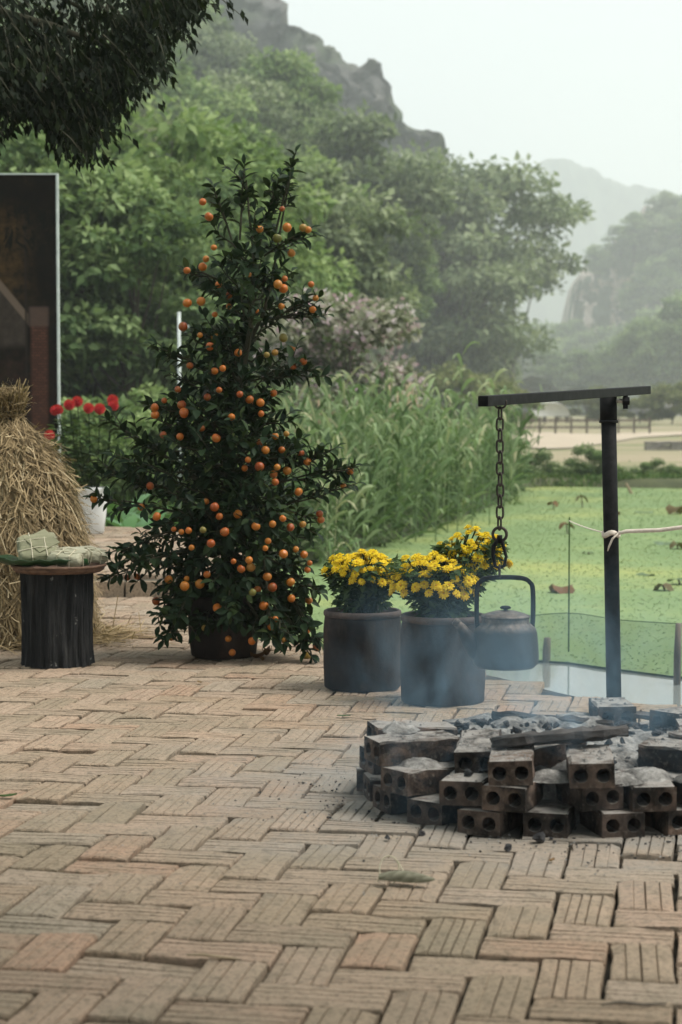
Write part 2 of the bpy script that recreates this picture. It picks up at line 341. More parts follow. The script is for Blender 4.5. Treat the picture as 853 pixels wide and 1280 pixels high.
# ------------------------------------------------------------------ trees
M_bark = simple('bark', (0.035, 0.03, 0.024), (0.12, 0.10, 0.08), 6, 0.95, 0.6, 0.03, stretch=(1, 1, 0.25))
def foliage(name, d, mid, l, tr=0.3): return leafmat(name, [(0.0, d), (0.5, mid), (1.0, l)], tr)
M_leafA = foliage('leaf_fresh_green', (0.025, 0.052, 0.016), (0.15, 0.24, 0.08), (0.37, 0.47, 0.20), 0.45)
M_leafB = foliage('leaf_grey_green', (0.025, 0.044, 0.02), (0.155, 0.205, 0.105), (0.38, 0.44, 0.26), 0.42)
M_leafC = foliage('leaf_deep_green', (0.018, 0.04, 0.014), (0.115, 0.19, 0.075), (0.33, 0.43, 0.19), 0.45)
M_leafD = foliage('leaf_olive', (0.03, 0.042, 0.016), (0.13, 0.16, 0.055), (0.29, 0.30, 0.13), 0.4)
def gen_tree(seed, H, Rx, trunk_h, nl, leaf, mat, crown_lo=0.3, nclump=34, tr=0.02, open_=0.0, multi=1):
    global RNG
    keep = RNG; RNG = np.random.default_rng(seed); rnd = random.Random(seed)
    mb = MB(); cl = []
    Hc = H * (1 - crown_lo) * 0.5; cz = H - Hc
    for k in range(nclump):
        for _ in range(30):
            p = RNG.uniform(-1, 1, 3)
            q = np.linalg.norm(p)
            if 0.45 < q < 1: break
        wob = 0.8 + 0.4 * rnd.random()
        c = np.array([p[0] * Rx * 0.82 * wob, p[1] * Rx * 0.82, cz + p[2] * Hc * 0.86])
        cl.append((c, Rx * rnd.uniform(0.17, 0.31), rnd.uniform(-0.18, 0.18)))
    # trunk and limbs
    trunk = [(0, 0, -0.3)]; x = y = 0
    for i in range(1, 6):
        x += rnd.uniform(-0.03, 0.03) * H; y += rnd.uniform(-0.03, 0.03) * H
        trunk.append((x, y, trunk_h * i / 5 + (H * 0.35) * (i / 5) ** 2))
    r0 = H * tr
    mb.tube(trunk, [r0 * (1.3 - 0.95 * i / 5) for i in range(6)], 8)
    for c, rc, _ in cl[::2]:
        s = Vector(trunk[rnd.choice((2, 3, 4))]); e = Vector(c); m_ = s.lerp(e, 0.5) + Vector((0, 0, -0.06 * H * rnd.random()))
        mb.tube([s, s.lerp(m_, 0.5) + Vector((rnd.uniform(-.02, .02) * H, 0, 0)), m_, e], [r0 * 0.42, r0 * 0.32, r0 * 0.2, r0 * 0.06], 5, cap=False)
    tm = mb.mesh('trunk', M_bark, True)
    Ps = []; Ds = []; Ns = []; Ts = []
    per = nl // nclump
    for c, rc, ct in cl:
        u = rdir(per); u[:, 2] = np.abs(u[:, 2]) * 1.0 - 0.35
        u = unit(u); rr = rc * (RNG.random(per) ** 0.45)
        q = c + u * rr[:, None] * np.array([1.25, 1.25, 0.72])
        q += rdir(per) * rc * 0.12
        Ps.append(q); nn = unit(u * 0.9 + np.array([0, 0, 0.9]) + rdir(per) * 0.45); Ns.append(nn)
        d = unit(u * 0.8 + rdir(per) * 0.8 + np.array([0, 0, -0.25])); Ds.append(d)
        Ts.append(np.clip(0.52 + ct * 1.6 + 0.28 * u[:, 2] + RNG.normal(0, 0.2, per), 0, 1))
    P = np.concatenate(Ps); N_ = np.concatenate(Ns); D_ = np.concatenate(Ds); T = np.concatenate(Ts)
    if open_ > 0:
        k = fbm(P[:, 0] * 2.5 / Rx + 9, P[:, 2] * 2.5 / Rx + P[:, 1], seed) > open_ * 0.47; P, N_, D_, T = P[k], N_[k], D_[k], T[k]
    n = len(P); L = leaf * RNG.uniform(0.7, 1.35, n)
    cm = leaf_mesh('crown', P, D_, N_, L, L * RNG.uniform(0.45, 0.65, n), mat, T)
    RNG = keep
    return tm, cm, cl
def plant_tree(name, meshes, label, cat, x, y, rz=0, sc=1.0, group=None, sink=0.1, z=None, sx=1.0):
    y *= K; t = thing(name, label, cat, (x, y, (float(land(x, y)) if z is None else z) - sink), rz, group); t.scale = (sc * sx, sc * sx, sc)
    obj('trunk', meshes[0], t); c = obj('crown', meshes[1], t); c['kind'] = 'stuff'
    return t
TA = gen_tree(11, 7.0, 2.6, 1.6, 9500, 0.25, M_leafA, 0.18, 62, 0.018, 0.5)
TB = gen_tree(12, 7.5, 2.4, 1.8, 9500, 0.23, M_leafC, 0.2, 58, 0.018, 0.5)
TC = gen_tree(13, 8.0, 2.9, 2.0, 10000, 0.27, M_leafA, 0.2, 62, 0.018, 0.5)
TD = gen_tree(14, 7.0, 2.7, 1.8, 9500, 0.25, M_leafD, 0.22, 58, 0.018, 0.5)
TE = gen_tree(15, 8.0, 3.0, 2.0, 9500, 0.28, M_leafB, 0.22, 58, 0.018, 0.5)
TF = gen_tree(16, 9.0, 3.6, 2.4, 9000, 0.36, M_leafC, 0.15, 44, 0.018, 0.4)
near_l = ' broad leaved tree at the garden edge behind the kumquat tree'
for px, Y, k, sc, rz in ((20, 22, TB, .78, 0), (95, 24, TA, .85, 1), (165, 22.5, TB, .66, 2), (205, 27, TA, 1.0, 3.4), (268, 25, TB, .74, 4), (300, 30, TC, .86, 5), (345, 33, TA, .8, 2.2), (50, 29, TC, 1.0, 0.6)):
    kn = 'deep green' if k is TB else 'fresh green'
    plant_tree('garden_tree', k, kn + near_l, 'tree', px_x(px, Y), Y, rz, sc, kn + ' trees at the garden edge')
slope_l = 'leafy tree in the wood on the slope below the rocky ridge'
rr = random.Random(5)
for px, Y, k, sc in ((-40, 40, TC, 1.1), (60, 42, TE, 1.1), (150, 40, TA, 1.15), (225, 42, TD, 1.15), (290, 44, TC, 1.1), (350, 46, TA, 1.15), (395, 43, TE, .95),
                     (-30, 56, TA, 1.3), (40, 58, TC, 1.3), (110, 55, TD, 1.35), (180, 58, TC, 1.3), (245, 57, TA, 1.35), (300, 60, TE, 1.1), (350, 62, TC, 1.15), (392, 60, TA, 1.05), (445, 62, TE, .85), (490, 60, TB, .85),
                     (10, 74, TC, 1.4), (90, 76, TE, 1.4), (160, 74, TA, 1.4), (220, 78, TC, 1.3), (270, 77, TE, 1.0), (320, 80, TB, .8), (375, 79, TE, .75), (420, 80, TE, .75), (465, 78, TE, .8), (520, 80, TB, .75), (570, 76, TE, .8),
                     (230, 92, TE, .8), (575, 92, TE, .7), (610, 88, TE, .7)):
    Y2 = 40 + (Y - 40) * 2.5; sc *= Y2 / Y; kn = {id(TA): 'fresh green', id(TB): 'deep green', id(TC): 'fresh green', id(TD): 'olive', id(TE): 'grey green'}[id(k)]
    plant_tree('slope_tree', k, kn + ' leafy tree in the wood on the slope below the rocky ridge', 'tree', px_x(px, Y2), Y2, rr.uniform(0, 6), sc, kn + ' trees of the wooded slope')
# trees round the pale cliff and along the far field edge
hz_l = 'hazy grey green tree growing round the pale cliff'
for px, Y, zz, sc in ((735, 148, 0, .75), (700, 142, 0, .85), (770, 146, 0, 1.0), (815, 140, 0, 1.15), (860, 138, 0, 1.2), (745, 152, 13.5, .5), (775, 153, 15, .55), (800, 152, 14, .62), (830, 153, 18, .55), (858, 154, 18, .55), (790, 149, 9, .55), (818, 148, 9.5, .8), (850, 148, 8, .9), (900, 148, 12, 1.0), (650, 140, 0, .8), (610, 138, 0, .9), (560, 130, 0, .9), (715, 150, 5, .55), (790, 151, 16, .5), (812, 151, 14, .7), (840, 150, 14, .6), (730, 146, 3, .6), (705, 147, 4, .6), (675, 140, 1, .9), (875, 148, 15, .8), (755, 145, 2, .7), (800, 95, 0, .75), (846, 92, 0, .88), (762, 98, 0, .6), (722, 97, 0, .5), (688, 99, 0, .5)):
    Y *= 2.56; zz *= 2.6; sc *= 2.6
    hk = rr.choice((TF, TF, TA, TC, TE)); hn = 'hazy grey green' if hk in (TF, TE) else 'hazy light green'
    plant_tree('hazy_tree', hk, hn + ' tree growing round the pale cliff', 'tree', px_x(px, Y), Y, rr.uniform(0, 6), sc * (1.0 if hk is TF else 1.25), hn + ' trees round the pale cliff', z=zz if zz else None)
# far field shrubs
TS = gen_tree(21, 2.2, 1.5, 0.2, 5000, 0.16, M_leafD, 0.0, 20, 0.02, 0.0)
TSg = gen_tree(22, 1.6, 1.2, 0.15, 6000, 0.11, M_leafC, 0.0, 20, 0.02, 0.0)
for px, Y, sc in ((640, 118, 1.2), (700, 124, 1.2), (735, 112, 1.3), (610, 84, 1.5), (760, 100, 1.2), (800, 98, 1.0), (840, 96, 1.3), (870, 95, 1.6), (580, 70, 1.5), (640, 66, 1.1)):
    plant_tree('field_shrub', TS, 'olive shrub at the far edge of the pale field', 'shrub', px_x(px, Y), Y, rr.uniform(0, 6), sc, 'shrubs at the far field edge')
for px, Y, sc in ((735, 25.6, .42), (702, 26.4, .16), (768, 25.8, .2), (795, 26.2, .14), (818, 25.8, .26), (843, 25.6, .2), (868, 25.7, .3), (672, 25.8, .36), (716, 25.9, .24), (752, 25.6, .17)):
    plant_tree('bank_bush', TSg, 'low dark green bush on the far bank of the pond', 'bush', px_x(px, Y), Y, rr.uniform(0, 6), sc, 'bushes along the far pond bank', z=-0.28, sink=0.02)

# unseen tree added to shade the near paving, crown kept out of view
shade = gen_tree(51, 6.4, 4.2, 3.0, 9000, 0.42, M_leafC, 0.46, 46, 0.022, 0.3)
plant_tree('added_shade_tree', shade, 'unseen broad tree added to shade the near end of the patio', 'tree', -1.0, 0.15, 0.8, 1.0, z=-0.1, sink=0.0)
# the big spreading tree behind the reeds
big = gen_tree(33, 7.7, 3.35, 1.9, 17000, 0.25, M_leafB, 0.06, 84, 0.026, 0.6)
plant_tree('spreading_tree', big, 'large spreading grey green tree behind the tall reeds', 'tree', px_x(556, 120), 120, 0.4, 3.1, sink=1.6)
side = gen_tree(34, 6.6, 2.6, 1.6, 11000, 0.25, M_leafB, 0.1, 44, 0.02, 0.6)
plant_tree('leaning_tree', side, 'grey green tree between the pink blossoms and the spreading tree', 'tree', px_x(455, 88), 88, 2.0, 2.2)
# airy branch tree whose top reaches into the sky
airy = gen_tree(35, 8.4, 2.9, 3.4, 5200, 0.24, M_leafB, 0.42, 30, 0.014, 0.6)
plant_tree('airy_tree', airy, 'thin airy tree showing sky through its top branches', 'tree', px_x(628, 135), 135, 1.1, 2.95, sink=1.0)

# pink blossom tree
M_leafP = foliage('leaf_pale_grey', (0.08, 0.09, 0.06), (0.24, 0.25, 0.17), (0.46, 0.45, 0.35), 0.45)
pk = gen_tree(41, 2.5, 1.05, 0.8, 6500, 0.1, M_leafP, 0.22, 44, 0.016, 0.5)
t = plant_tree('blossom_tree', pk, 'small tree covered with pink blossoms behind the reeds', 'tree', px_x(428, 20.5), 20.5, 0.3, 1.22)
n = 1500; cs = pk[2]; P = []
for k in range(n):
    c, rc, _ = cs[k % len(cs)]; u = rdir(1)[0]; P.append(c + u * rc * np.array([1.3, 1.3, 0.85]))
P = np.array(P); M_pink = leafmat('pink_petal', [(0, (0.55, 0.36, 0.42)), (0.5, (0.75, 0.58, 0.62)), (1, (0.85, 0.76, 0.76))], 0.4)
o = obj('blossoms', leaf_mesh('blossoms', P, rdir(n), rdir(n), RNG.uniform(0.05, 0.1, n), RNG.uniform(0.05, 0.09, n), M_pink, RNG.random(n)), t); o['kind'] = 'stuff'
# round bush by the blossoms, shrubs of the garden
gs = gen_tree(42, 1.3, 0.75, 0.15, 7000, 0.085, M_leafA, 0.0, 22, 0.02, 0.2)
gs2 = gen_tree(43, 1.2, 0.8, 0.12, 6000, 0.10, M_leafC, 0.0, 20, 0.02, 0.2)
plant_tree('round_bush', gs, 'round green bush beside the blossom tree', 'bush', px_x(478, 19), 19, 0, 0.72, sink=0.05, sx=0.7)
for px, Y, m_, sc in ((90, 15.5, gs, .9), (140, 17, gs2, .85), (175, 15, gs, .8), (215, 16.5, gs2, .95), (255, 15.5, gs, .8), (300, 16.5, gs2, .9), (340, 18, gs, .8), (120, 19.5, gs2, 1.2), (200, 20, gs, 1.1), (280, 20, gs2, 1.1), (50, 18, gs, 1.0), (70, 24, gs2, 1.6), (110, 26, gs, 1.6), (150, 25, gs2, 1.7), (190, 28, gs, 1.7), (235, 27, gs2, 1.6), (280, 28, gs, 1.6), (320, 29, gs2, 1.6), (30, 26, gs, 1.7), (355, 21, gs2, .9), (400, 22, gs2, .8), (20, 16, gs2, 1.0)):
    kn = 'fresh green' if m_ is gs else 'deep green'
    plant_tree('garden_shrub', m_, kn + ' leafy shrub in the garden behind the terrace', 'shrub', px_x(px, Y), Y, rr.uniform(0, 6), sc, kn + ' garden shrubs', sink=0.05)

# grass on the banks
def grass_patch(n, xf, hmin, hmax, name, label, mat, wid=0.012):
    x, y = xf(n); k = len(x); P = np.stack([x, y, land(x, y) - 0.03], 1)
    D = np.stack([RNG.normal(0, .28, k), RNG.normal(0, .28, k), np.ones(k)], 1)
    o = obj(name, strip_mesh(name, P, D, RNG.uniform(hmin, hmax, k), np.full(k, wid), RNG.uniform(0.1, 0.45, k), mat, np.clip(RNG.normal(.45, .2, k), 0, 1), 3))
    tag(o, label, 'grass', kind='stuff')
M_grass = leafmat('grass_blade', [(0, (0.03, 0.065, 0.018)), (0.5, (0.085, 0.16, 0.045)), (1, (0.24, 0.27, 0.10))], 0.3)
def gx(n):
    x = RNG.uniform(-6, 1.5, n); y = RNG.uniform(10.9, 24, n); y = y * K; k = (x < shore(y) + 0.1) & (np.abs(x) < 0.3 * y); return x[k], y[k]
grass_patch(16000, gx, 0.12, 0.4, 'garden_grass', 'tufted grass and low weeds behind the terrace', M_grass)
def bx_(n):
    x = RNG.uniform(3, 9, n); y = K * (24.7 + RNG.exponential(0.8, n)); return x, y
grass_patch(4000, bx_, 0.05, 0.18, 'bank_grass', 'rough grass along the far bank of the pond', M_grass, 0.03)

# reed bed
M_reed = leafmat('reed_leaf', [(0, (0.03, 0.06, 0.024)), (0.4, (0.125, 0.205, 0.085)), (0.75, (0.28, 0.37, 0.19)), (1, (0.44, 0.43, 0.26))], 0.42)
def reeds(n, region, hgt, name, label, seed):
    x, y = region(n); k = len(x)
    h = hgt(x, y / K) * RNG.uniform(0.6, 1.15, k); z0 = np.where(x > shore(y), POND_Z, land(x, y)) - 0.05
    lean = np.stack([RNG.normal(0.03, .1, k), RNG.normal(0, .1, k), np.ones(k)], 1)
    Ps = []; Ds = []; Ls = []; Ws = []; Dr = []; Ts = []
    tb = np.clip(RNG.normal(0.43, 0.27, k), 0, 1)
    for q in range(9):
        f = (q + RNG.random(k)) / 9 * 0.95
        p = np.stack([x, y, z0], 1) + lean * (h * f)[:, None]
        a = RNG.uniform(0, 2 * PI, k); el = 0.55 + 0.9 * f
        d = np.stack([np.cos(a), np.sin(a), el * 1.6], 1)
        Ps.append(p); Ds.append(d); Ls.append(RNG.uniform(0.3, 0.65, k)); Ws.append(RNG.uniform(0.022, 0.05, k)); Dr.append(RNG.uniform(0.3, 1.0, k)); Ts.append(np.clip(tb + 0.28 * (f - 0.5) + RNG.normal(0, .1, k), 0, 1))
    Ps.append(np.stack([x, y, z0], 1)); Ds.append(lean); Ls.append(h); Ws.append(np.full(k, 0.014)); Dr.append(np.zeros(k)); Ts.append(tb)
    o = obj(name, strip_mesh(name, np.concatenate(Ps), np.concatenate(Ds), np.concatenate(Ls), np.concatenate(Ws), np.concatenate(Dr), M_reed, np.concatenate(Ts), 4))
    return tag(o, label, 'reeds', kind='stuff')
def rg(n):
    y = 12.3 + 11.5 * RNG.random(n) ** 1.4; x = shore(y * K) + RNG.uniform(-2.6, 0.35, n) * (0.6 + 0.03 * y); k = x > -0.055 * y; return x[k], y[k] * K
reeds(1500, rg, lambda x, y: 0.72 + 0.25 * ss(12, 15, y) + 0.75 * vnoise(x * 1.5, y * 1.1, 3) * vnoise(x * 4, y * 4, 8) ** .5, 'reed_bed', 'dense bed of tall green reeds along the pond edge', 1)
def tall_stalk(px, Y, top_py, label):
    mb_o = thing('reed_stalk', label, 'reed', (px_x(px, Y), Y * K, -0.3), group='tall reed stalks above the reed bed')
    h = AO(px, top_py, Y).z + 0.3; k = 9
    mb = MB(); mb.tube([(0, 0, 0), (0.02, 0, h * .5), (0.05, 0, h * 0.93)], [.007, .006, .003], 6); sm_o = mb.build('stem', M_reed, mb_o); at = sm_o.data.attributes.new('tint', 'FLOAT', 'POINT'); at.data.foreach_set('value', [.55] * len(sm_o.data.vertices))
    f = np.linspace(0.45, 0.97, k); a = np.arange(k) * 2.4
    P = np.stack([0.05 * f, 0 * f, h * f], 1); D = np.stack([np.cos(a) * 0.8, np.sin(a) * .8, np.full(k, 1.5)], 1)
    obj('leaves', strip_mesh('leaves', P, D, np.full(k, 0.5), np.full(k, 0.045), np.full(k, .75), M_reed, np.linspace(.5, .85, k), 5), mb_o)
for px, Y, ty in ((572, 14.5, 436), (560, 15, 470), (612, 16, 470), (520, 14, 478), (545, 14, 482), (590, 15, 488), (405, 14.5, 478), (450, 14.2, 492), (630, 17, 485), (500, 15, 490)):
    tall_stalk(px, Y, ty, 'tall broad bladed reed standing above the reed bed')

# ------------------------------------------------------------------ paving
BRICK_L, BRICK_W, UNIT = 0.2325, 0.1125, 0.1200
ANG = R(-10.0); E1 = Vector((math.cos(ANG), math.sin(ANG), 0)); E2 = Vector((-math.sin(ANG), math.cos(ANG), 0))
FIRE = Vector((0.565, G(694, 1049).y + 0.585, 0))
def paving_mat():
    m, t, o = newmat('paving_brick'); p = worldpos(t)
    rn = nd(t, 'ShaderNodeObjectInfo').outputs['Random']
    at = nd(t, 'ShaderNodeAttribute', attribute_name='tint').outputs['Fac']
    r = math_(t, 'FRACT', math_(t, 'ADD', rn, at))
    base = ramp(t, r, [(0.0, (0.33, 0.255, 0.185)), (0.2, (0.38, 0.295, 0.225)), (0.36, (0.29, 0.235, 0.17)), (0.5, (0.40, 0.30, 0.225)), (0.62, (0.35, 0.295, 0.235)), (0.80, (0.38, 0.275, 0.205)), (0.90, (0.30, 0.24, 0.18)), (0.975, (0.40, 0.27, 0.195)), (1.0, (0.36, 0.27, 0.195))])
    n1 = noise(t, 11, 6, 0.7, p); n2 = noise(t, 90, 5, 0.75, p); n3 = noise(t, 2.2, 5, 0.65, p); n4 = noise(t, 34, 5, 0.7, p)
    col = mixc(t, ramp(t, n1, [(0.45, 0.0), (0.68, 0.5)]), base, (0.22, 0.185, 0.135))
    col = mixc(t, ramp(t, n3, [(0.48, 0.0), (0.66, 0.45)]), col, (0.235, 0.215, 0.16))
    col = mixc(t, ramp(t, n4, [(0.53, 0.0), (0.70, 0.75)]), col, (0.10, 0.085, 0.062))
    col = mixc(t, ramp(t, n2, [(0.36, 0.75), (0.5, 0.0)]), col, (0.12, 0.10, 0.075))
    col = mixc(t, ramp(t, n2, [(0.60, 0.0), (0.75, 0.35)]), col, (0.55, 0.5, 0.42))
    # fine grey ash blown round the fire
    dv = nd(t, 'ShaderNodeVectorMath', {0: p, 1: tuple(FIRE)}, operation='DISTANCE').outputs['Value']
    dn = math_(t, 'ADD', dv, math_(t, 'MULTIPLY', math_(t, 'SUBTRACT', noise(t, 4.5, 6, 0.7, p), 0.5), 1.1))
    ash = ramp(t, nd(t, 'ShaderNodeMapRange', {0: dn, 1: 0.5, 2: 1.35, 3: 1.0, 4: 0.0}).outputs[0], [(0.0, 0.0), (0.5, 0.25), (1.0, 0.85)])
    col = mixc(t, ash, col, (0.245, 0.24, 0.225))
    h = math_(t, 'ADD', math_(t, 'MULTIPLY', n4, 0.6), math_(t, 'MULTIPLY', n2, 0.5))
    col = mixc(t, 1.0, col, (.97, .95, .92), 'MULTIPLY'); finish(t, o, col, 0.88, h, 0.8, 0.008, spec=0.12); return m
M_pave = paving_mat()
M_bed = simple('sandy_joint', (0.015, 0.013, 0.010), (0.05, 0.043, 0.03), 14, 0.95, 0.5, 0.01)
M_edge = simple('mortar_edge', (0.22, 0.2, 0.16), (0.36, 0.33, 0.27), 9, 0.9, 0.4, 0.01)
def brick_variant(seed):
    """paving brick with lengthwise wire-cut grooves, worn arrises and chipped corners"""
    rd = random.Random(seed); hl, hw, H = BRICK_L / 2, BRICK_W / 2, 0.055
    ng = rd.choice((2, 3, 3, 3, 4)); prof = [(-hw, -H), (-hw, -0.004), (-hw + 0.003, -0.0006)]
    xsg = [(-0.5 + (k + 1) / (ng + 1) + rd.uniform(-0.04, 0.04)) * BRICK_W for k in range(ng)]
    for gx_ in xsg:
        dpt = rd.choice((0.0075, 0.006, 0.009, 0.0045, 0.002)); hwid = rd.uniform(0.0018, 0.0027)
        prof += [(gx_ - hwid, 0), (gx_, -dpt), (gx_ + hwid, 0)]
    prof += [(hw - 0.003, -0.0006), (hw, -0.004), (hw, -H)]
    rows = [(-hl, -0.0035), (-hl + 0.003, 0.0), (-hl * 0.33, 0), (hl * 0.33, 0), (hl - 0.003, 0.0), (hl, -0.0035)]
    V = []; n = len(prof)
    for (yy, dz) in rows:
        e = abs(yy) > hl - 0.006
        for (xx, zz) in prof:
            top = zz > -0.02
            jx = rd.uniform(-.0012, .0012) if abs(xx) > hw - .007 else rd.uniform(-.0007, .0007); jz = rd.uniform(-.0011, .0008) if top else 0
            if e and abs(xx) > hw - 0.006 and top and rd.random() < 0.55: jz -= rd.uniform(0.001, 0.007)
            if top and abs(xx) > hw - .006 and not e and rd.random() < .3: jz -= rd.uniform(.001, .004); jx -= math.copysign(rd.uniform(0, .004), xx)
            V.append((xx + jx, yy + rd.uniform(-.001, .001), zz + (dz if top else 0) + jz))
    F = [(r * n + k, r * n + k + 1, (r + 1) * n + k + 1, (r + 1) * n + k) for r in range(len(rows) - 1) for k in range(n - 1)]
    F += [tuple(range(n - 1, -1, -1)), tuple((len(rows) - 1) * n + k for k in range(n))]
    return V, [tuple(reversed(f)) for f in F]
BV = [brick_variant(100 + i) for i in range(16)]
BMESH = []
for V_, F_ in BV:
    me = bpy.data.meshes.new('brick'); me.from_pydata(V_, [], F_); me.materials.append(M_pave); me.update(); BMESH.append(me)
def inpoly(x, y, poly):
    c = False; j = len(poly) - 1
    for i in range(len(poly)):
        xi, yi = poly[i]; xj, yj = poly[j]
        if (yi > y) != (yj > y) and x < (xj - xi) * (y - yi) / (yj - yi) + xi: c = not c
        j = i
    return c
def slab(name, poly, ztop, zbot, mats, label):
    n = len(poly); mb = MB()
    mb.add([(x, y, ztop) for x, y in poly], [tuple(range(n))], 0)
    mb.add([(x, y, ztop) for x, y in poly] + [(x, y, zbot) for x, y in poly], [(i + n, (i + 1) % n + n, (i + 1) % n, i) for i in range(n)], 1)
    return tag(mb.build(name, mats), label, kind='structure')
def smooth_pts(pts, k=5):
    out = []
    for i in range(len(pts) - 1):
        p0 = pts[max(i - 1, 0)]; p1 = pts[i]; p2 = pts[i + 1]; p3 = pts[min(i + 2, len(pts) - 1)]
        for j in range(k):
            t_ = j / k
            out.append(tuple(0.5 * ((2 * p1[a]) + (-p0[a] + p2[a]) * t_ + (2 * p0[a] - 5 * p1[a] + 4 * p2[a] - p3[a]) * t_ ** 2 + (-p0[a] + 3 * p1[a] - 3 * p2[a] + p3[a]) * t_ ** 3) for a in range(2)))
    out.append(pts[-1]); return out
edge_px = [(853, 882), (790, 874), (720, 863), (660, 849), (610, 837), (500, 818), (400, 803), (330, 794)]
edge = smooth_pts([(3.6, 5.5)] + [tuple(G(a, b_)[:2]) for a, b_ in edge_px] + [(-0.62, 9.3)])
PATIO = [(-4.5, 0.4), (3.6, 0.4)] + edge + [(-0.7, 10.29), (-4.5, 10.29)]
patio = slab('patio', PATIO, -0.022, -0.6, [M_bed, M_edge], 'brick paved patio in herringbone pattern')
def herring(x0, x1, y0, y1, ok):
    out = []
    rngx = range(-90, 90)
    for i in rngx:
        for j in range(-30, 150):
            r = (i - j) % 4
            if r == 0: c = (i + 1.0, j + 0.5); vert = False
            elif r == 3: c = (i + 0.5, j + 1.0); vert = True
            else: continue
            p = E1 * (c[0] * UNIT) + E2 * (c[1] * UNIT)
            if not (x0 < p.x < x1 and y0 < p.y < y1): continue
            hl = BRICK_L / 2 * 0.5; hw = BRICK_W / 2 * 0.5
            a, b2 = (E2, E1) if vert else (E1, E2)
            if all(ok(q.x, q.y) for q in (p + a * hl + b2 * hw, p + a * hl - b2 * hw, p - a * hl + b2 * hw, p - a * hl - b2 * hw)):
                out.append((p, vert))
    return out
rb = random.Random(3)
def brick_xf(p, vert, z=0.0):
    rz = ANG + (0 if vert else PI / 2) + rb.gauss(0, R(0.95)) + (PI if rb.random() < 0.5 else 0)
    dz = rb.gauss(0, 0.0019) - (rb.uniform(0.003, 0.008) if rb.random() < 0.05 else 0)
    return (p.x + rb.gauss(0, .0012), p.y + rb.gauss(0, .0012), z + dz), (rb.gauss(0, R(0.55)), rb.gauss(0, R(0.7)), rz)
def joined(name, items, parent, z):
    Vs = []; Fs = []; T = []; off = 0
    for p, vert in items:
        loc, rot = brick_xf(p, vert, z); M = Matrix.Translation(loc) @ Matrix.Rotation(rot[2], 4, 'Z') @ Matrix.Rotation(rot[1], 4, 'Y') @ Matrix.Rotation(rot[0], 4, 'X')
        V_, F_ = BV[rb.randrange(16)]; Vs += [tuple(M @ Vector(v)) for v in V_]; Fs += [tuple(i + off for i in f) for f in F_]; off += len(V_); T += [rb.random()] * len(V_)
    me = bpy.data.meshes.new(name); me.from_pydata(Vs, [], Fs); me.materials.append(M_pave)
    at = me.attributes.new('tint', 'FLOAT', 'POINT'); at.data.foreach_set('value', T); me.update()
    o = obj(name, me, parent); o['kind'] = 'stuff'; return o
items = herring(-2.6, 2.9, 1.8, 10.27, lambda x, y: inpoly(x, y, PATIO))
infr = lambda p: abs(p.x) < 0.182 * p.y + 0.06 and p.y > 2.9
hid = lambda p: (p - FIRE).length < 0.42
vis = sorted([it for it in items if infr(it[0]) and not hid(it[0])], key=lambda it: it[0].y)
for p, vert in vis[:300]:
    loc, rot = brick_xf(p, vert); obj('brick', BMESH[rb.randrange(16)], patio, loc, rot)
s300 = set(id(a) for a in vis[:300])
joined('paving_bricks', [it for it in items if id(it) not in s300], patio, 0.0)
# the raised terrace behind, one step up
TER = [(-4.5, 10.29), (-0.7, 10.29), (-0.62, 11.6), (-0.85, 14.6), (-4.5, 14.6)]
TZ = 0.11
terrace = slab('terrace', TER, TZ - 0.022, -0.6, [M_bed, M_edge], 'brick paved terrace one low step above the patio')
joined('paving_bricks', herring(-3.6, -0.5, 10.2, 14.8, lambda x, y: inpoly(x, y, TER)), terrace, TZ)
mb = MB()                            # bricks of the low riser
for k in range(16): mb.box((-0.82 - 0.225 * k, 10.262, 0.03), (0.212, 0.05, 0.10), Matrix.Rotation(rr.gauss(0, .02), 3, 'Z'))
o = mb.build('riser_bricks', M_pave, terrace); o['kind'] = 'stuff'

# ------------------------------------------------------------------ fire pit of hollow bricks
def fire_brick_mat():
    m, t, o = newmat('sooty_hollow_brick'); p = worldpos(t)
    rn = nd(t, 'ShaderNodeObjectInfo').outputs['Random']
    base = ramp(t, rn, [(0.0, (0.10, 0.07, 0.055)), (0.35, (0.16, 0.115, 0.09)), (0.65, (0.075, 0.058, 0.05)), (1.0, (0.20, 0.135, 0.10))])
    n = noise(t, 9, 6, 0.7, p); n2 = noise(t, 60, 5, 0.7, p); n3 = noise(t, 14, 6, 0.75, mapping(t, p, (1, 1, 1), (5, 2, 1)))
    col = mixc(t, ramp(t, n, [(0.44, 0.95), (0.66, 0.0)]), base, (0.012, 0.011, 0.010))
    nz = nd(t, 'ShaderNodeSeparateXYZ', {0: nd(t, 'ShaderNodeNewGeometry').outputs['True Normal']}).outputs[2]
    up = nd(t, 'ShaderNodeMapRange', {0: nz, 1: 0.55, 2: 0.9}).outputs[0]
    col = mixc(t, math_(t, 'MULTIPLY', up, ramp(t, n3, [(0.36, 0.0), (0.52, 0.92)])), col, (0.27, 0.255, 0.235))   # settled ash
    col = mixc(t, ramp(t, n2, [(0.55, 0.0), (0.72, 0.4)]), col, (0.30, 0.26, 0.22))
    finish(t, o, col, 0.92, math_(t, 'ADD', n3, math_(t, 'MULTIPLY', n2, 0.4)), 0.6, 0.006, spec=0.15); return m
M_fbrick = fire_brick_mat()
HL, HW, HH = 0.215, 0.104, 0.058
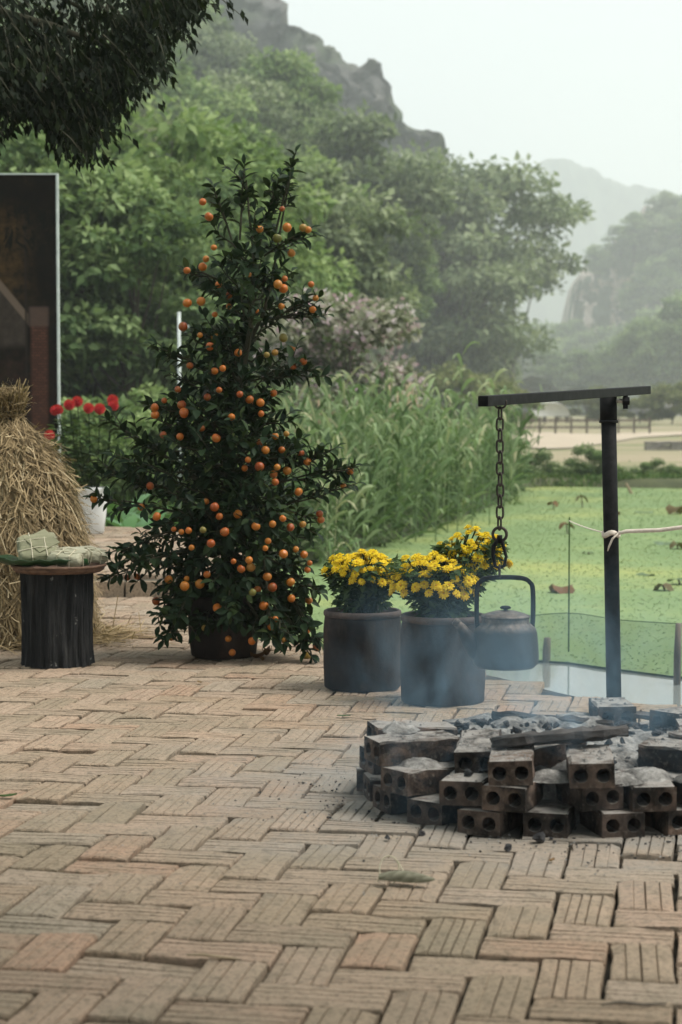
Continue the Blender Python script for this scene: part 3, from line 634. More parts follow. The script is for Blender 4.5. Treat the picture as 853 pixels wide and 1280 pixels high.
def hollow_brick(seed):
    rd = random.Random(seed); mb = MB(); rad = 0.0172
    for sy in (-1, 1):
        for cx in (-HW / 4, HW / 4):
            hx, hz = HW / 4, HH / 2; per = []
            for a, b_ in (((-1, -1), (1, -1)), ((1, -1), (1, 1)), ((1, 1), (-1, 1)), ((-1, 1), (-1, -1))):
                for k in range(3): per.append(((a[0] + (b_[0] - a[0]) * k / 3) * hx, (a[1] + (b_[1] - a[1]) * k / 3) * hz))
            Y0 = sy * HL / 2; vs = []
            for (px_, pz) in per: vs.append((cx + px_, Y0, pz))
            for (px_, pz) in per:
                th = math.atan2(pz / hz, px_ / hx); vs.append((cx + rad * math.cos(th), Y0 - sy * 0.001, rad * math.sin(th)))
            for (px_, pz) in per:
                th = math.atan2(pz / hz, px_ / hx); vs.append((cx + rad * .96 * math.cos(th), Y0 - sy * 0.095, rad * .96 * math.sin(th)))
            fs = []
            for k in range(12):
                q = (k + 1) % 12; f1 = (k, q, 12 + q, 12 + k); f2 = (12 + k, 12 + q, 24 + q, 24 + k)
                fs += [f1, f2] if sy < 0 else [f1[::-1], f2[::-1]]
            fs.append(tuple(range(24, 36)) if sy < 0 else tuple(range(35, 23, -1)))
            mb.add(vs, fs)
    # long faces, with shallow grooves and worn edges
    prof = [(-HW / 2, -HH / 2), (HW / 2, -HH / 2), (HW / 2, -HH / 6), (HW / 2, HH / 6), (HW / 2, HH / 2 - .005), (HW / 2 - .005, HH / 2), (HW / 4, HH / 2), (0, HH / 2), (-HW / 4, HH / 2), (-HW / 2 + .005, HH / 2), (-HW / 2, HH / 2 - .005), (-HW / 2, 0)]
    n = len(prof); rows = [-HL / 2, -HL / 2 + .02, -.04, 0, .04, HL / 2 - .02, HL / 2]; vs = []
    for yy in rows:
        for (a, b_) in prof:
            j = 0.003 if abs(yy) < HL / 2 - .001 else 0
            vs.append((a + rd.uniform(-j, j), yy, b_ + rd.uniform(-j, j)))
    mb.add(vs, [(r * n + k, r * n + (k + 1) % n, (r + 1) * n + (k + 1) % n, (r + 1) * n + k)[::-1] for r in range(len(rows) - 1) for k in range(n)])
    return mb.mesh('brick', M_fbrick)
HB = [hollow_brick(i) for i in range(4)]
pit = thing('fire_pit', 'round fire pit of loosely stacked sooty hollow bricks under the kettle', 'fire pit', FIRE)
rf = random.Random(9)
def ring_brick(ang, router, z, tz=0.0, tx=0.0, ty=0.0):
    a = R(ang); r = router - HL / 2
    obj('brick', HB[rf.randrange(4)], pit, (math.sin(a) * r, -math.cos(a) * r, z), (R(tx), R(ty), a + R(tz)))
def rout(a): return 0.585 - 0.075 * float(ss(35, 75, abs(a)))
STEP = 17.14
for k in range(21):
    a = -7.5 + STEP * k; a = a - 360 if a > 180 else a
    ring_brick(a + rf.uniform(-1.5, 1.5), rout(a) + rf.uniform(-.025, .02), HH / 2, rf.uniform(-8, 8))
for k in range(21):
    a = 1 + STEP * k; a = a - 360 if a > 180 else a
    if k in (5, 14, 17): continue
    ring_brick(a + rf.uniform(-2, 2), rout(a) + rf.uniform(-.035, .03), HH * 1.5 + .003, rf.uniform(-18, 18), rf.uniform(-1.5, 1.5), rf.uniform(-2, 2))
for a, ro, tz, tx in ((-19, .585, 12, 0), (3.5, .58, -8, 0), (-38, .47, 30, 3), (-60, .555, -9, 0), (40, .55, 22, 0), (60, .545, -12, 2), (76, .54, 12, 0), (-84, .49, 9, 0), (92, .54, -6, 0), (118, .55, 12, 0), (-14, .40, -40, 6), (150, .50, 30, 0)):
    ring_brick(a, ro, HH * 2.5 + .006, tz, tx + rf.uniform(-2.5, 2.5), rf.uniform(-3, 3))
def ash_mat():
    m, t, o = newmat('wood_ash'); p = worldpos(t); n = noise(t, 18, 7, 0.75, p); n2 = noise(t, 120, 4, 0.7, p)
    col = ramp(t, n, [(0.32, (0.035, 0.033, 0.032)), (0.46, (0.16, 0.155, 0.145)), (0.62, (0.36, 0.35, 0.33))])
    finish(t, o, col, 0.97, math_(t, 'ADD', n, math_(t, 'MULTIPLY', n2, 0.5)), 0.8, 0.01, spec=0.05); return m
M_ash = ash_mat()
def disc_grid(rmax, hfun, nr=26, na=64, wob=0.06, seed=0):
    V = [(0, 0, float(hfun(0, 0)))]; F = []
    for i in range(1, nr + 1):
        for k in range(na):
            th = 2 * PI * k / na; r = rmax * i / nr * (1 + wob * (float(fbm(math.cos(th) * 3 + 5, math.sin(th) * 3 + 5, seed)) - 0.5) * 2)
            x, y = r * math.cos(th), r * math.sin(th); V.append((x, y, float(hfun(x, y)) if i < nr else -0.002))
    F += [(0, 1 + k, 1 + (k + 1) % na) for k in range(na)]
    F += [(1 + (i - 1) * na + k, 1 + i * na + k, 1 + i * na + (k + 1) % na, 1 + (i - 1) * na + (k + 1) % na) for i in range(1, nr) for k in range(na)]
    mb = MB(); mb.add(V, F); return mb
mb = disc_grid(0.42, lambda x, y: 0.165 - 0.30 * (x * x + y * y) + 0.09 * (fbm(x * 9 + 3, y * 9 + 3, 6) - 0.5) + 0.03 * (fbm(x * 40 + 3, y * 40 + 3, 7, 2) - .5), seed=2)
o = mb.build('ash_bed', M_ash, pit, True); o['kind'] = 'stuff'
M_char = simple('charcoal', (0.008, 0.008, 0.009), (0.065, 0.065, 0.068), 26, 0.75, 0.9, 0.01, lo=0.4, hi=0.78, spec=0.4)
M_charwood = simple('charred_wood', (0.014, 0.013, 0.012), (0.11, 0.10, 0.095), 20, 0.85, 0.9, 0.012, stretch=(0.2, 1, 1), lo=0.38, hi=0.75)
def lump(seed, r, flat=0.7):
    bm = bmesh.new(); bmesh.ops.create_icosphere(bm, subdivisions=2, radius=r); rd = random.Random(seed)
    pl = [(Vector((rd.gauss(0, 1), rd.gauss(0, 1), rd.gauss(0, 1))).normalized(), r * rd.uniform(0.3, 0.72)) for _ in range(11)]
    for v in bm.verts:
        for n_, d in pl:
            q = v.co.dot(n_)
            if q > d: v.co -= n_ * (q - d)
        v.co *= 1 + rd.uniform(-.13, .13); v.co.z *= flat
    me = bpy.data.meshes.new('charcoal_lump'); bm.to_mesh(me); bm.free(); me.materials.append(M_char); return me
LUMPS = [lump(i, 0.018) for i in range(6)]
# heaps of ash lying on some of the bricks
for ang, rr_, z_, sx in ((22, .46, HH * 2, .07), (-52, .47, HH * 2, .06), (-30, .50, HH * 1, .05), (12, .50, HH * 2, .05), (-8, .46, HH * 2, .055), (50, .45, HH * 2, .06), (-70, .44, HH * 3 + .008, .05), (30, .55, HH * 2, .05), (165, .42, HH * 2, .08), (-160, .42, HH * 2, .07)):
    mb = disc_grid(sx, lambda x, y: max(-.002, .020 * (1 - (x * x + y * y) / sx ** 2) + .016 * (fbm(x * 60 + ang, y * 60 + 3, 6) - .5)), 9, 26, .35, int(ang) + 200)
    o = mb.build('ash_heap', M_ash, pit, True, loc=(math.sin(R(ang)) * rr_, -math.cos(R(ang)) * rr_, z_ + .002), rot=(0, 0, 0)); o['kind'] = 'stuff'
# crumbs of ash and soot lying on the bricks
CR = []
for o_ in list(pit.children):
    if o_.name.startswith('brick') and o_.location.z > HH * 1.2:
        for k in range(26 if rf.random() < .75 else 8):
            x_, y_ = rf.uniform(-HW / 2, HW / 2) * .9, rf.uniform(-HL / 2, HL / 2) * .95; M = o_.matrix_basis
            CR.append((M @ Vector((x_, y_, HH / 2)), rf.uniform(.0015, .006) * (1.6 if rf.random() < .15 else 1)))
for k in range(900):
    a = rf.uniform(-2.2, 1.6) - PI / 2; r = 0.55 + rf.expovariate(7); CR.append((Vector((r * math.cos(a), r * math.sin(a), .001)), rf.uniform(.001, .004)))
mb = MB()
for p, r in CR:
    v = [p + Vector((rf.uniform(.6, 1.2) * r * a_, rf.uniform(.6, 1.2) * r * b_, rf.uniform(.5, 1.) * r * c_)) for a_, b_, c_ in ((1, 0, 0), (0, 1, 0), (-1, 0, 0), (0, -1, 0), (0, 0, 1))]; mb.add(v, [(0, 1, 4), (1, 2, 4), (2, 3, 4), (3, 0, 4)])
o = mb.build('ash_crumbs', M_ash, pit); o['kind'] = 'stuff'
# many small coals lying in the ash
Vs = []; Fs = []; off = 0
for k in range(420):
    me = LUMPS[k % 6]
    if k < 200: a = rf.uniform(0, 2 * PI); r = 0.36 * math.sqrt(rf.random()); x, y = r * math.cos(a), r * math.sin(a); z = 0.165 - .30 * r * r + .004; s_ = rf.uniform(.2, 1.15)
    else: a = rf.uniform(-1.9, 1.5) - PI / 2; r = 0.57 + rf.expovariate(9); x, y = r * math.cos(a), r * math.sin(a); s_ = rf.uniform(.08, .3); z = .009 * s_
    M = Matrix.Translation((x, y, z)) @ Matrix.Rotation(rf.uniform(0, 6), 4, 'Z') @ Matrix.Rotation(rf.gauss(0, .5), 4, 'X') @ Matrix.Diagonal((s_ * rf.uniform(.7, 1.7), s_ * rf.uniform(.6, 1.1), s_ * rf.uniform(.6, 1.3), 1))
    Vs += [tuple(M @ v.co) for v in me.vertices]; Fs += [tuple(i + off for i in p.vertices) for p in me.polygons]; off += len(me.vertices)
me = bpy.data.meshes.new('small_coals'); me.from_pydata(Vs, [], Fs); me.materials.append(M_char); o = obj('small_coals', me, pit); o['kind'] = 'stuff'
# larger coals one can pick out on the paving and on the bricks
for px, py, z, s_, lab in ((485, 1050, 0, .62, 'small square black coal on the paving left of the fire pit'), (527, 1046, 0, .8, 'flat black coal on the paving beside the fire pit bricks'),
                           (675, 1053, 0, 1.35, 'largest grey black coal on the paving before the fire pit'), (635, 1063, 0, .75, 'round black coal on the paving before the fire pit bricks'),
                           (585, 972, .118, .95, 'black coal lying on a brick of the fire pit'), (600, 968, .118, .7, 'smaller black coal beside another on a fire pit brick'),
                           (823, 972, .118, .7, 'black coal on the ashy brick under the pole'), (455, 1078, 0, .3, 'tiny coal on the paving near the leaf scrap')):
    p = G(px, py, z); o = obj('charcoal_lump', LUMPS[rf.randrange(6)], None, (p.x, p.y, z + .009 * s_), (0, 0, rf.uniform(0, 6)), s_); tag(o, lab, 'charcoal', 'coals fallen round the fire')
def charred_plank(name, a, b_, wdt, th, seed, label, roll=0.0):
    a = Vector(a); b_ = Vector(b_); d = (b_ - a); L = d.length; rd = random.Random(seed); mb = MB(); N = 14; prof = []
    for i in range(N + 1):
        t_ = i / N; e = min(1, 4 * t_ + .25, 4 * (1 - t_) + .25); hw = wdt / 2 * e * rd.uniform(.85, 1.1); ht = th / 2 * rd.uniform(.8, 1.15) * (0.6 + .4 * e)
        for k in range(8):
            an = 2 * PI * k / 8 + .39; prof.append((L * (t_ - .5) + rd.uniform(-.004, .004), hw * max(-.85, min(.85, 1.2 * math.cos(an))), ht * max(-.85, min(.85, 1.2 * math.sin(an))) + rd.uniform(-.003, .003)))
    mb.add(prof, [(i * 8 + k, i * 8 + (k + 1) % 8, (i + 1) * 8 + (k + 1) % 8, (i + 1) * 8 + k)[::-1] for i in range(N) for k in range(8)] + [tuple(range(8)), tuple(N * 8 + k for k in range(7, -1, -1))])
    o = mb.build(name, M_charwood); q = Vector((1, 0, 0)).rotation_difference(d.normalized()); o.location = (a + b_) / 2
    o.rotation_mode = 'QUATERNION'; o.rotation_quaternion = q @ Matrix.Rotation(R(roll), 4, 'X').to_quaternion(); return tag(o, label, 'firewood')
charred_plank('charred_log', (0.365, FIRE.y - .40, 0.195), (0.70, FIRE.y - .35, 0.215), 0.10, 0.042, 4, 'charred slab of firewood lying across the front bricks of the fire pit', -10)
charred_plank('charred_stick', (0.70, FIRE.y + .30, 0.17), (0.93, FIRE.y + .22, 0.145), 0.07, 0.02, 5, 'flat burnt board resting on the fire pit in front of the pole', 0)
charred_plank('charred_stick', (0.42, FIRE.y + .26, 0.155), (0.72, FIRE.y + .03, 0.165), 0.05, 0.035, 6, 'thin burnt stick in the ash at the middle of the fire pit', 0)

# ------------------------------------------------------------------ iron pole with arm, chain, kettle
M_iron = simple('black_painted_iron', (0.005, 0.0055, 0.006), (0.018, 0.018, 0.019), 30, 0.6, 0.25, 0.002, spec=0.08)
M_rust = simple('sooty_chain_steel', (0.02, 0.018, 0.016), (0.085, 0.07, 0.058), 60, 0.6, 0.3, 0.002, metal=0.6)
M_zinc = simple('zinc_bolt', (0.3, 0.28, 0.24), (0.5, 0.46, 0.4), 40, 0.4, 0.2, 0.002, metal=0.8)
PY = 5.06 * K
pb = A(768, 878, PY); pt = A(760.5, 497, PY)
ptop = 1.04
hanger = thing('kettle_pole', 'black iron pole with a sloping square arm holding the kettle chain', 'pole', (pb.x, pb.y, 0))
lean = Vector((pt.x - pb.x, 0, 1.0)); zarm = pt.z
mb = MB(); mb.tube([(0, 0, -0.08), (lean.x * .5, 0, zarm * .5), (lean.x, 0, zarm)], 0.027, 20); mb.build('post', M_iron, hanger, True)
mb = MB(); mb.tube([(lean.x * .93, 0, zarm - .085), (lean.x, 0, zarm + .004)], 0.0305, 20); mb.build('sleeve', M_iron, hanger, True)
mb = MB(); mb.tube([(lean.x * .92, 0, zarm - .09), (lean.x * .92, 0, zarm - .08)], 0.034, 20); mb.build('collar', M_iron, hanger, True)
a_l = AO(604, 501.5, 3.97); a_r = AO(809, 487.5, 5.30)
off = Vector((pb.x, pb.y, 0)); d = (a_r - a_l)
def bar(mb, a, b_, w_, h_):
    d = (b_ - a).normalized(); s_ = d.cross(Vector((0, 0, 1))).normalized(); u_ = s_.cross(d)
    vs = [p + s_ * sx * w_ / 2 + u_ * sz * h_ / 2 for p in (a, b_) for sx, sz in ((-1, -1), (1, -1), (1, 1), (-1, 1))]
    mb.add(vs, [(0, 1, 2, 3), (7, 6, 5, 4), (0, 4, 5, 1), (1, 5, 6, 2), (2, 6, 7, 3), (3, 7, 4, 0)])
mb = MB(); bar(mb, a_l - off, a_r - off, .03, .03); o = mb.build('arm', M_iron, hanger)
bv = o.modifiers.new('bevel', 'BEVEL'); bv.width = .002; bv.segments = 2
bz = zarm - .012
mb = MB(); mb.tube([(lean.x + .02, -.01, bz), (lean.x + .062, -.012, bz)], .008, 10); mb.build('bolt', M_zinc, hanger, True)
mb = MB(); mb.tube([(lean.x + .05, -.012, bz), (lean.x + .073, -.013, bz)], .016, 6); mb.tube([(lean.x + .06, -.012, bz - .028), (lean.x + .06, -.012, bz + .02)], .009, 8); mb.build('nut', M_iron, hanger)
# chain
def link_mesh(w_, l_, r, open_=0):
    mb = MB(); pts = []; n = 18
    for k in range(n + 1):
        th = 2 * PI * k / n; x = math.cos(th) * w_ / 2; z = math.sin(th) * w_ / 2 + (1 if math.sin(th) > 1e-6 else (-1 if math.sin(th) < -1e-6 else 0)) * (l_ - w_) / 2
        pts.append((x, 0, z))
    mb.tube(pts, r, 7, cap=False); return mb.mesh('link', M_rust, True)
KX = AO(628, 600, 4.02).x; KY = 4.02 * K
hook_t = (628 - 604) / (809 - 604) * 0.62
top_pt = a_l + d * ((KX - a_l.x) / d.x); KY = top_pt.y
z_hi = top_pt.z - .004; z_lo = A(629, 661, KY).z
chain = thing('hanging_chain', 'sooty steel link chain with snap hook hanging from the pole arm', 'chain', (KX, KY, z_hi))
ml = link_mesh(.020, .037, .0032); NL = 11; pitch = (z_hi - z_lo - .018) / NL
mb = MB(); mb.tube([(-.017 * math.cos(t_), 0, -.004 - .016 * math.sin(t_)) for t_ in np.linspace(-.7, 3.6, 14)], .003, 7); mb.build('hook', M_rust, chain, True)
for k in range(NL): obj('link', ml, chain, (rf.uniform(-.001, .001), 0, -.018 - pitch * (k + .5)), (0, rf.uniform(-.03, .03), (0.35 if k % 2 else PI / 2 + .35)))
rz_ = z_lo - z_hi
mb = MB(); mb.tube([(.020 * math.cos(t_), 0, rz_ - .016 + .020 * math.sin(t_)) for t_ in np.linspace(0, 2 * PI, 20)], .0045, 8, cap=False); mb.build('ring', M_rust, chain, True)
zk_handle = A(628, 722, KY).z
ch = rz_ - .030; cl_ = (ch - (zk_handle - z_hi) - .028)
mb = MB(); pts = [(-.004, 0, ch), (-.017, 0, ch - .02), (-.019, 0, ch - cl_ * .55), (-.012, 0, ch - cl_ * .95), (.0, 0, ch - cl_), (.013, 0, ch - cl_ * .93), (.019, 0, ch - cl_ * .6), (.012, 0, ch - cl_ * .3), (.004, 0, ch)]
pts = [Vector(p) for p in pts]; mb.tube(pts, [.006, .007, .0055, .005, .005, .005, .0045, .005, .006], 8); mb.tube([(0, 0, ch - .012), (0, 0, ch + .012)], .008, 8); mb.build('snap_hook', M_iron, chain, True)
obj('link', link_mesh(.017, .040, .003), chain, (0, 0, ch - cl_ - .011), (0, 0, PI / 2))
# kettle
def kettle_mat():
    m, t, o = newmat('sooty_kettle_metal'); p = objco(t); n = noise(t, 14, 6, 0.7, p); n2 = noise(t, 70, 3, 0.6, p)
    z = nd(t, 'ShaderNodeSeparateXYZ', {0: p}).outputs[2]
    soot = nd(t, 'ShaderNodeMapRange', {0: math_(t, 'ADD', z, math_(t, 'MULTIPLY', math_(t, 'SUBTRACT', n, .5), .04)), 1: 0.105, 2: 0.128}).outputs[0]
    col = mixc(t, soot, ramp(t, n, [(0.35, (0.006, 0.006, 0.006)), (0.7, (0.02, 0.019, 0.019))]), ramp(t, n2, [(0.3, (0.05, 0.043, 0.038)), (0.7, (0.17, 0.145, 0.125))]))
    pr = finish(t, o, col, 0.6, n2, 0.25, 0.003, spec=0.35); t.links.new(math_(t, 'MULTIPLY', soot, 0.55), pr.inputs['Metallic']); return m
M_kettle = kettle_mat()
kz = A(630, 835, KY).z
kettle = thing('kettle', 'soot blackened metal kettle hanging over the fire pit', 'kettle', (A(632, 800, KY).x, KY, kz))
mb = MB(); mb.lathe([(0.0, 0.002), (.06, 0), (.082, .003), (.093, .014), (.0965, .03), (.0945, .07), (.0905, .105), (.086, .118), (.076, .127), (.070, .131), (.0685, .136), (.0685, .146), (.066, .148), (.060, .146)], 48); mb.build('body', M_kettle, kettle, True)
mb = MB(); mb.lathe([(.0705, .146), (.0715, .149), (.0705, .152), (.055, .158), (.03, .165), (.0, .168)], 40); lid = mb.build('lid', M_kettle, kettle, True)
mb = MB(); mb.lathe([(.0, .166), (.006, .166), (.006, .170), (.015, .172), (.016, .176), (.010, .180), (.0, .181)], 20); mb.build('knob', M_iron, lid, True)
hx0 = -.083; hx1 = .079; hz0 = .118; hztop = zk_handle - kz - .002
pts = [(hx0 + .004, 0, hz0 - .012), (hx0, 0, hz0 + .03), (hx0 + .001, 0, hztop - .03), (hx0 + .010, 0, hztop - .010), (hx0 + .03, 0, hztop), (0, 0, hztop + .003), (hx1 - .03, 0, hztop), (hx1 - .010, 0, hztop - .011), (hx1 - .001, 0, hztop - .032), (hx1, 0, hz0 + .03), (hx1 - .004, 0, hz0 - .008)]
mb = MB()
def sweep_strap(mb, pts, w_, th):
    N = len(pts); vs = []
    for i, p in enumerate(pts):
        p = Vector(p); dd = (Vector(pts[min(i + 1, N - 1)]) - Vector(pts[max(i - 1, 0)])).normalized(); nrm = Vector((-dd.z, 0, dd.x))
        vs += [p + Vector((0, sy * w_ / 2, 0)) + nrm * sn * th / 2 for sy, sn in ((-1, -1), (1, -1), (1, 1), (-1, 1))]
    mb.add(vs, [(i * 4 + k, i * 4 + (k + 1) % 4, (i + 1) * 4 + (k + 1) % 4, (i + 1) * 4 + k)[::-1] for i in range(N - 1) for k in range(4)] + [(0, 1, 2, 3), (N * 4 - 1, N * 4 - 2, N * 4 - 3, N * 4 - 4)])
sm = []
for i in range(len(pts) - 1):
    for j in range(4):
        p0, p1, p2, p3 = [Vector(pts[max(0, min(len(pts) - 1, i + q))]) for q in (-1, 0, 1, 2)]; t_ = j / 4
        sm.append(.5 * (2 * p1 + (p2 - p0) * t_ + (2 * p0 - 5 * p1 + 4 * p2 - p3) * t_ ** 2 + (3 * p1 - p0 - 3 * p2 + p3) * t_ ** 3))
sm.append(Vector(pts[-1])); sweep_strap(mb, [tuple(p) for p in sm], .017, .0125); o = mb.build('handle', M_iron, kettle, True)
mb = MB(); mb.tube([(-.055, -.005, .035), (-.085, -.008, .055), (-.108, -.012, .085), (-.128, -.015, .118), (-.143, -.018, .134)], [.034, .031, .023, .015, .011], 14); mb.tube([(-.138, -.018, .13), (-.149, -.018, .139)], [.0125, .0115], 14)
mb.build('spout', M_kettle, kettle, True)
for hx in (hx0, hx1):
    mb = MB(); mb.box((hx * .97, 0, .112), (.012, .026, .03)); mb.build('handle_bracket', M_iron, kettle)

# ribbon tied round the pole
M_cloth = simple('pale_cloth', (0.5, 0.43, 0.36), (0.68, 0.61, 0.53), 40, 0.9, 0.4, 0.002)
zr = A(764, 667, PY).z; rx = pb.x + lean.x * zr / zarm
rib = thing('cloth_ribbon', 'pale cloth strip knotted round the iron pole and stretched over the pond', 'ribbon', (rx, PY, zr))
mb = MB(); mb.tube([(.030 * math.cos(t_), .030 * math.sin(t_), .006 * math.sin(3 * t_)) for t_ in np.linspace(0, 2 * PI, 24)], .010, 6, cap=False, flat=.35); mb.build('wrap', M_cloth, rib, True)
mb = MB(); pr_ = AO(885, 655, 5.0) - Vector((rx, PY, zr))
mb.tube([(.012, -.030, .0), (.05, -.028, .010), tuple(pr_ * .5 + Vector((0, -.01, -.004))), tuple(pr_), tuple(pr_ * 2.2)], [.006, .0085, .009, .009, .009], 6, flat=.9); mb.build('band', M_cloth, rib, True)
mb = MB(); mb.tube([(.02, -.032, .002), (.0, -.036, -.016), (-.012, -.034, -.045), (-.016, -.033, -.06)], [.007, .009, .008, .004], 6, flat=.4); mb.build('loose_end', M_cloth, rib, True)
far_end = AO(712, 651, 7.9) - Vector((rx, PY, zr))
mb = MB(); mb.tube([(-.025, .01, .003)] + [tuple(Vector((-.025, .01, .003)).lerp(far_end, t_) - Vector((0, 0, .02 * t_ * (1 - t_)))) for t_ in (.2, .4, .6, .8, 1)], .0055, 5, flat=.4); mb.build('string', M_cloth, rib, True)
M_stake = simple('weathered_wood', (0.06, 0.05, 0.04), (0.20, 0.17, 0.135), 10, 0.95, 0.5, 0.01, stretch=(1, 1, .2))
M_bamboo = simple('dry_bamboo', (0.22, 0.165, 0.10), (0.40, 0.32, 0.21), 8, 0.7, 0.3, 0.005, stretch=(1, 1, .15))
q = AO(712, 651, 7.9); mb = MB(); mb.tube([(0, 0, -.7), (0.0, 0, q.z + .02)], [.005, .004], 7)
tag(mb.build('bamboo_stake', M_grass, None, True, loc=(q.x, q.y, 0)), 'thin green stake in the duckweed holding the end of the string', 'stake')

# ------------------------------------------------------------------ net fence in the pond
def net_mat():
    m, t, o = newmat('green_netting'); p = objco(t)
    dfs = nd(t, 'ShaderNodeBsdfDiffuse', {'Color': (0.085, 0.14, 0.08, 1)}); tr = nd(t, 'ShaderNodeBsdfTransparent')
    n = noise(t, 4, 4, .6, p); f = ramp(t, n, [(.3, .18), (.7, .36)])
    mxs = nd(t, 'ShaderNodeMixShader', {0: f}); t.links.new(tr.outputs[0], mxs.inputs[1]); t.links.new(dfs.outputs[0], mxs.inputs[2]); t.links.new(mxs.outputs[0], o.inputs['Surface']); return m
net = thing('net_fence', 'low green net fence staked along the edge of the duckweed', 'fence', (1.1, 7.5 * K, POND_Z))
mb = MB(); nx_ = np.linspace(-.9, 2.4, 60); vs = []
for r in range(5):
    for x in nx_:
        X = x + 1.1; vs.append((x, weed_front(X) - .03 + .012 * math.sin(x * 23 + r) - 7.5 * K, -.05 + (.315 + .018 * math.sin(x * 2.4) + .008 * math.sin(x * 11)) * r / 4))
mb.add(vs, [(r * 60 + k, r * 60 + k + 1, (r + 1) * 60 + k + 1, (r + 1) * 60 + k) for r in range(4) for k in range(59)]); mb.build('net', net_mat(), net, True)
mb = MB(); mb.tube([v for v in vs[240:300]], .0022, 5); mb.build('top_cord', M_grass, net, True)
def stake(px, Y, ytop, wpx, par):
    x = px_x(px, Y); mb = MB(); zt = AO(px, ytop, Y).z - POND_Z; r_ = wpx / 2 / 1778 * Y; Yl = (Y - 7.5) * K
    mb.tube([(x - 1.1, Yl, -.35), (x - 1.1 + .004, Yl, zt * .5), (x - 1.1 + .008, Yl, zt)], [r_, r_ * 1.05, r_ * .85], 9); mb.build('post', M_stake, par, True)
stake(684, 7.62, 797, 10, net); stake(848.5, 7.0, 779, 9, net); stake(600, 7.8, 790, 9, net)

# lotus leaves in the pond
M_lotus = leafmat('lotus_leaf', [(0, (0.16, 0.07, 0.03)), (0.4, (0.12, 0.10, 0.05)), (0.75, (0.10, 0.15, 0.06)), (1, (0.17, 0.24, 0.16))], 0.2)
def lotus(px, py, w_px, tint, h, label, crump=.5, seed=0):
    p = G(px, py, POND_Z + h); r = w_px / 2 / FPX * p.y; t = thing('lotus_leaf', label, 'lotus leaf', (p.x, p.y, POND_Z), group='lotus leaves in the duckweed')
    V = [(0, 0, h)]; n = 14; rd = random.Random(seed)
    for i in (1, 2, 3):
        for k in range(n):
            a = 2 * PI * k / n; rr_ = r * i / 3 * rd.uniform(.8, 1.1); V.append((rr_ * math.cos(a), rr_ * math.sin(a), h + r * crump * (i / 3) ** 1.5 * math.sin(a * 2 + seed) * rd.uniform(.5, 1.2) - r * crump * .4 * (i / 3) ** 2))
    F = [(0, 1 + k, 1 + (k + 1) % n) for k in range(n)] + [(1 + i * n + k, 1 + i * n + n + k, 1 + i * n + n + (k + 1) % n, 1 + i * n + (k + 1) % n) for i in (0, 1) for k in range(n)]
    mb = MB(); mb.add(V, F); me = mb.mesh('blade', M_lotus, True); at = me.attributes.new('tint', 'FLOAT', 'POINT'); at.data.foreach_set('value', [min(1, max(0, tint + rd.uniform(-.12, .12))) for _ in V])
    obj('blade', me, t); mb = MB(); mb.tube([(0.02, 0, -.06), (.01, 0, h * .5), (0, 0, h)], .008, 6); mb.build('stalk', M_stake, t, True)
wl = 'withered brown lotus leaf drooping over the duckweed'
lotus(702, 734, 34, .05, .05, 'curled rusty orange lotus leaf on the duckweed behind the kettle', .55, 1)
for a in ((691, 628, 14, .15, .10), (727, 621, 18, .4, .16), (708, 655, 20, .3, .12), (845, 634, 24, .3, .1), (829, 732, 26, .35, .05), (846, 680, 20, .4, .06), (770, 640, 12, .3, .1)): lotus(*a, wl, .6, int(a[0]))
for a in ((848, 724, 30, .75, .05), (808, 718, 26, .85, .02), (832, 678, 30, .9, .03), (806, 640, 26, 1.0, .02), (735, 690, 16, .8, .03)): lotus(*a, 'green lotus leaf floating flat among the duckweed', .2, int(a[0]))
o_p = G(792, 618, POND_Z); mb = MB(); mb.tube([(0, 0, -.05), (-.12, 0, .18)], [.03, .02], 6); tag(mb.build('pale_stick', M_bamboo, None, True, loc=(o_p.x, o_p.y, POND_Z)), 'pale stick poking out of the duckweed', 'stick')

# ------------------------------------------------------------------ flower pots
def pot_mat():
    m, t, o = newmat('dark_glazed_clay'); p = objco(t); n = noise(t, 6, 6, .7, p); n2 = noise(t, 45, 4, .7, p); n3 = noise(t, 5, 5, .7, mapping(t, p, (1, 1, .25)))
    col = ramp(t, n, [(.36, (.005, .004, .004)), (.52, (.016, .011, .009)), (.66, (.05, .031, .023))])
    col = mixc(t, ramp(t, n3, [(.52, 0.), (.68, .7)]), col, (.055, .045, .039)); col = mixc(t, ramp(t, n2, [(.6, 0.), (.75, .4)]), col, (.015, .013, .012))
    finish(t, o, col, .7, n2, .5, .004, spec=.18); return m
M_pot = pot_mat(); M_rim = simple('worn_clay_rim', (.04, .03, .027), (.10, .075, .065), 18, .75, .3, .003)
M_earth = simple('pot_soil', (.02, .016, .012), (.06, .05, .038), 30, 1, .8, .01)
M_mumleaf = leafmat('chrysanthemum_leaf', [(0, (.018, .035, .014)), (.5, (.045, .08, .03)), (1, (.11, .16, .06))], .25)
M_yel = leafmat('yellow_petal', [(0, (.55, .33, .01)), (.5, (.80, .56, .015)), (1, (.86, .68, .05))], .2)
M_eye = simple('flower_eye', (.45, .24, .01), (.6, .36, .02), 200, .9, .3, .002)
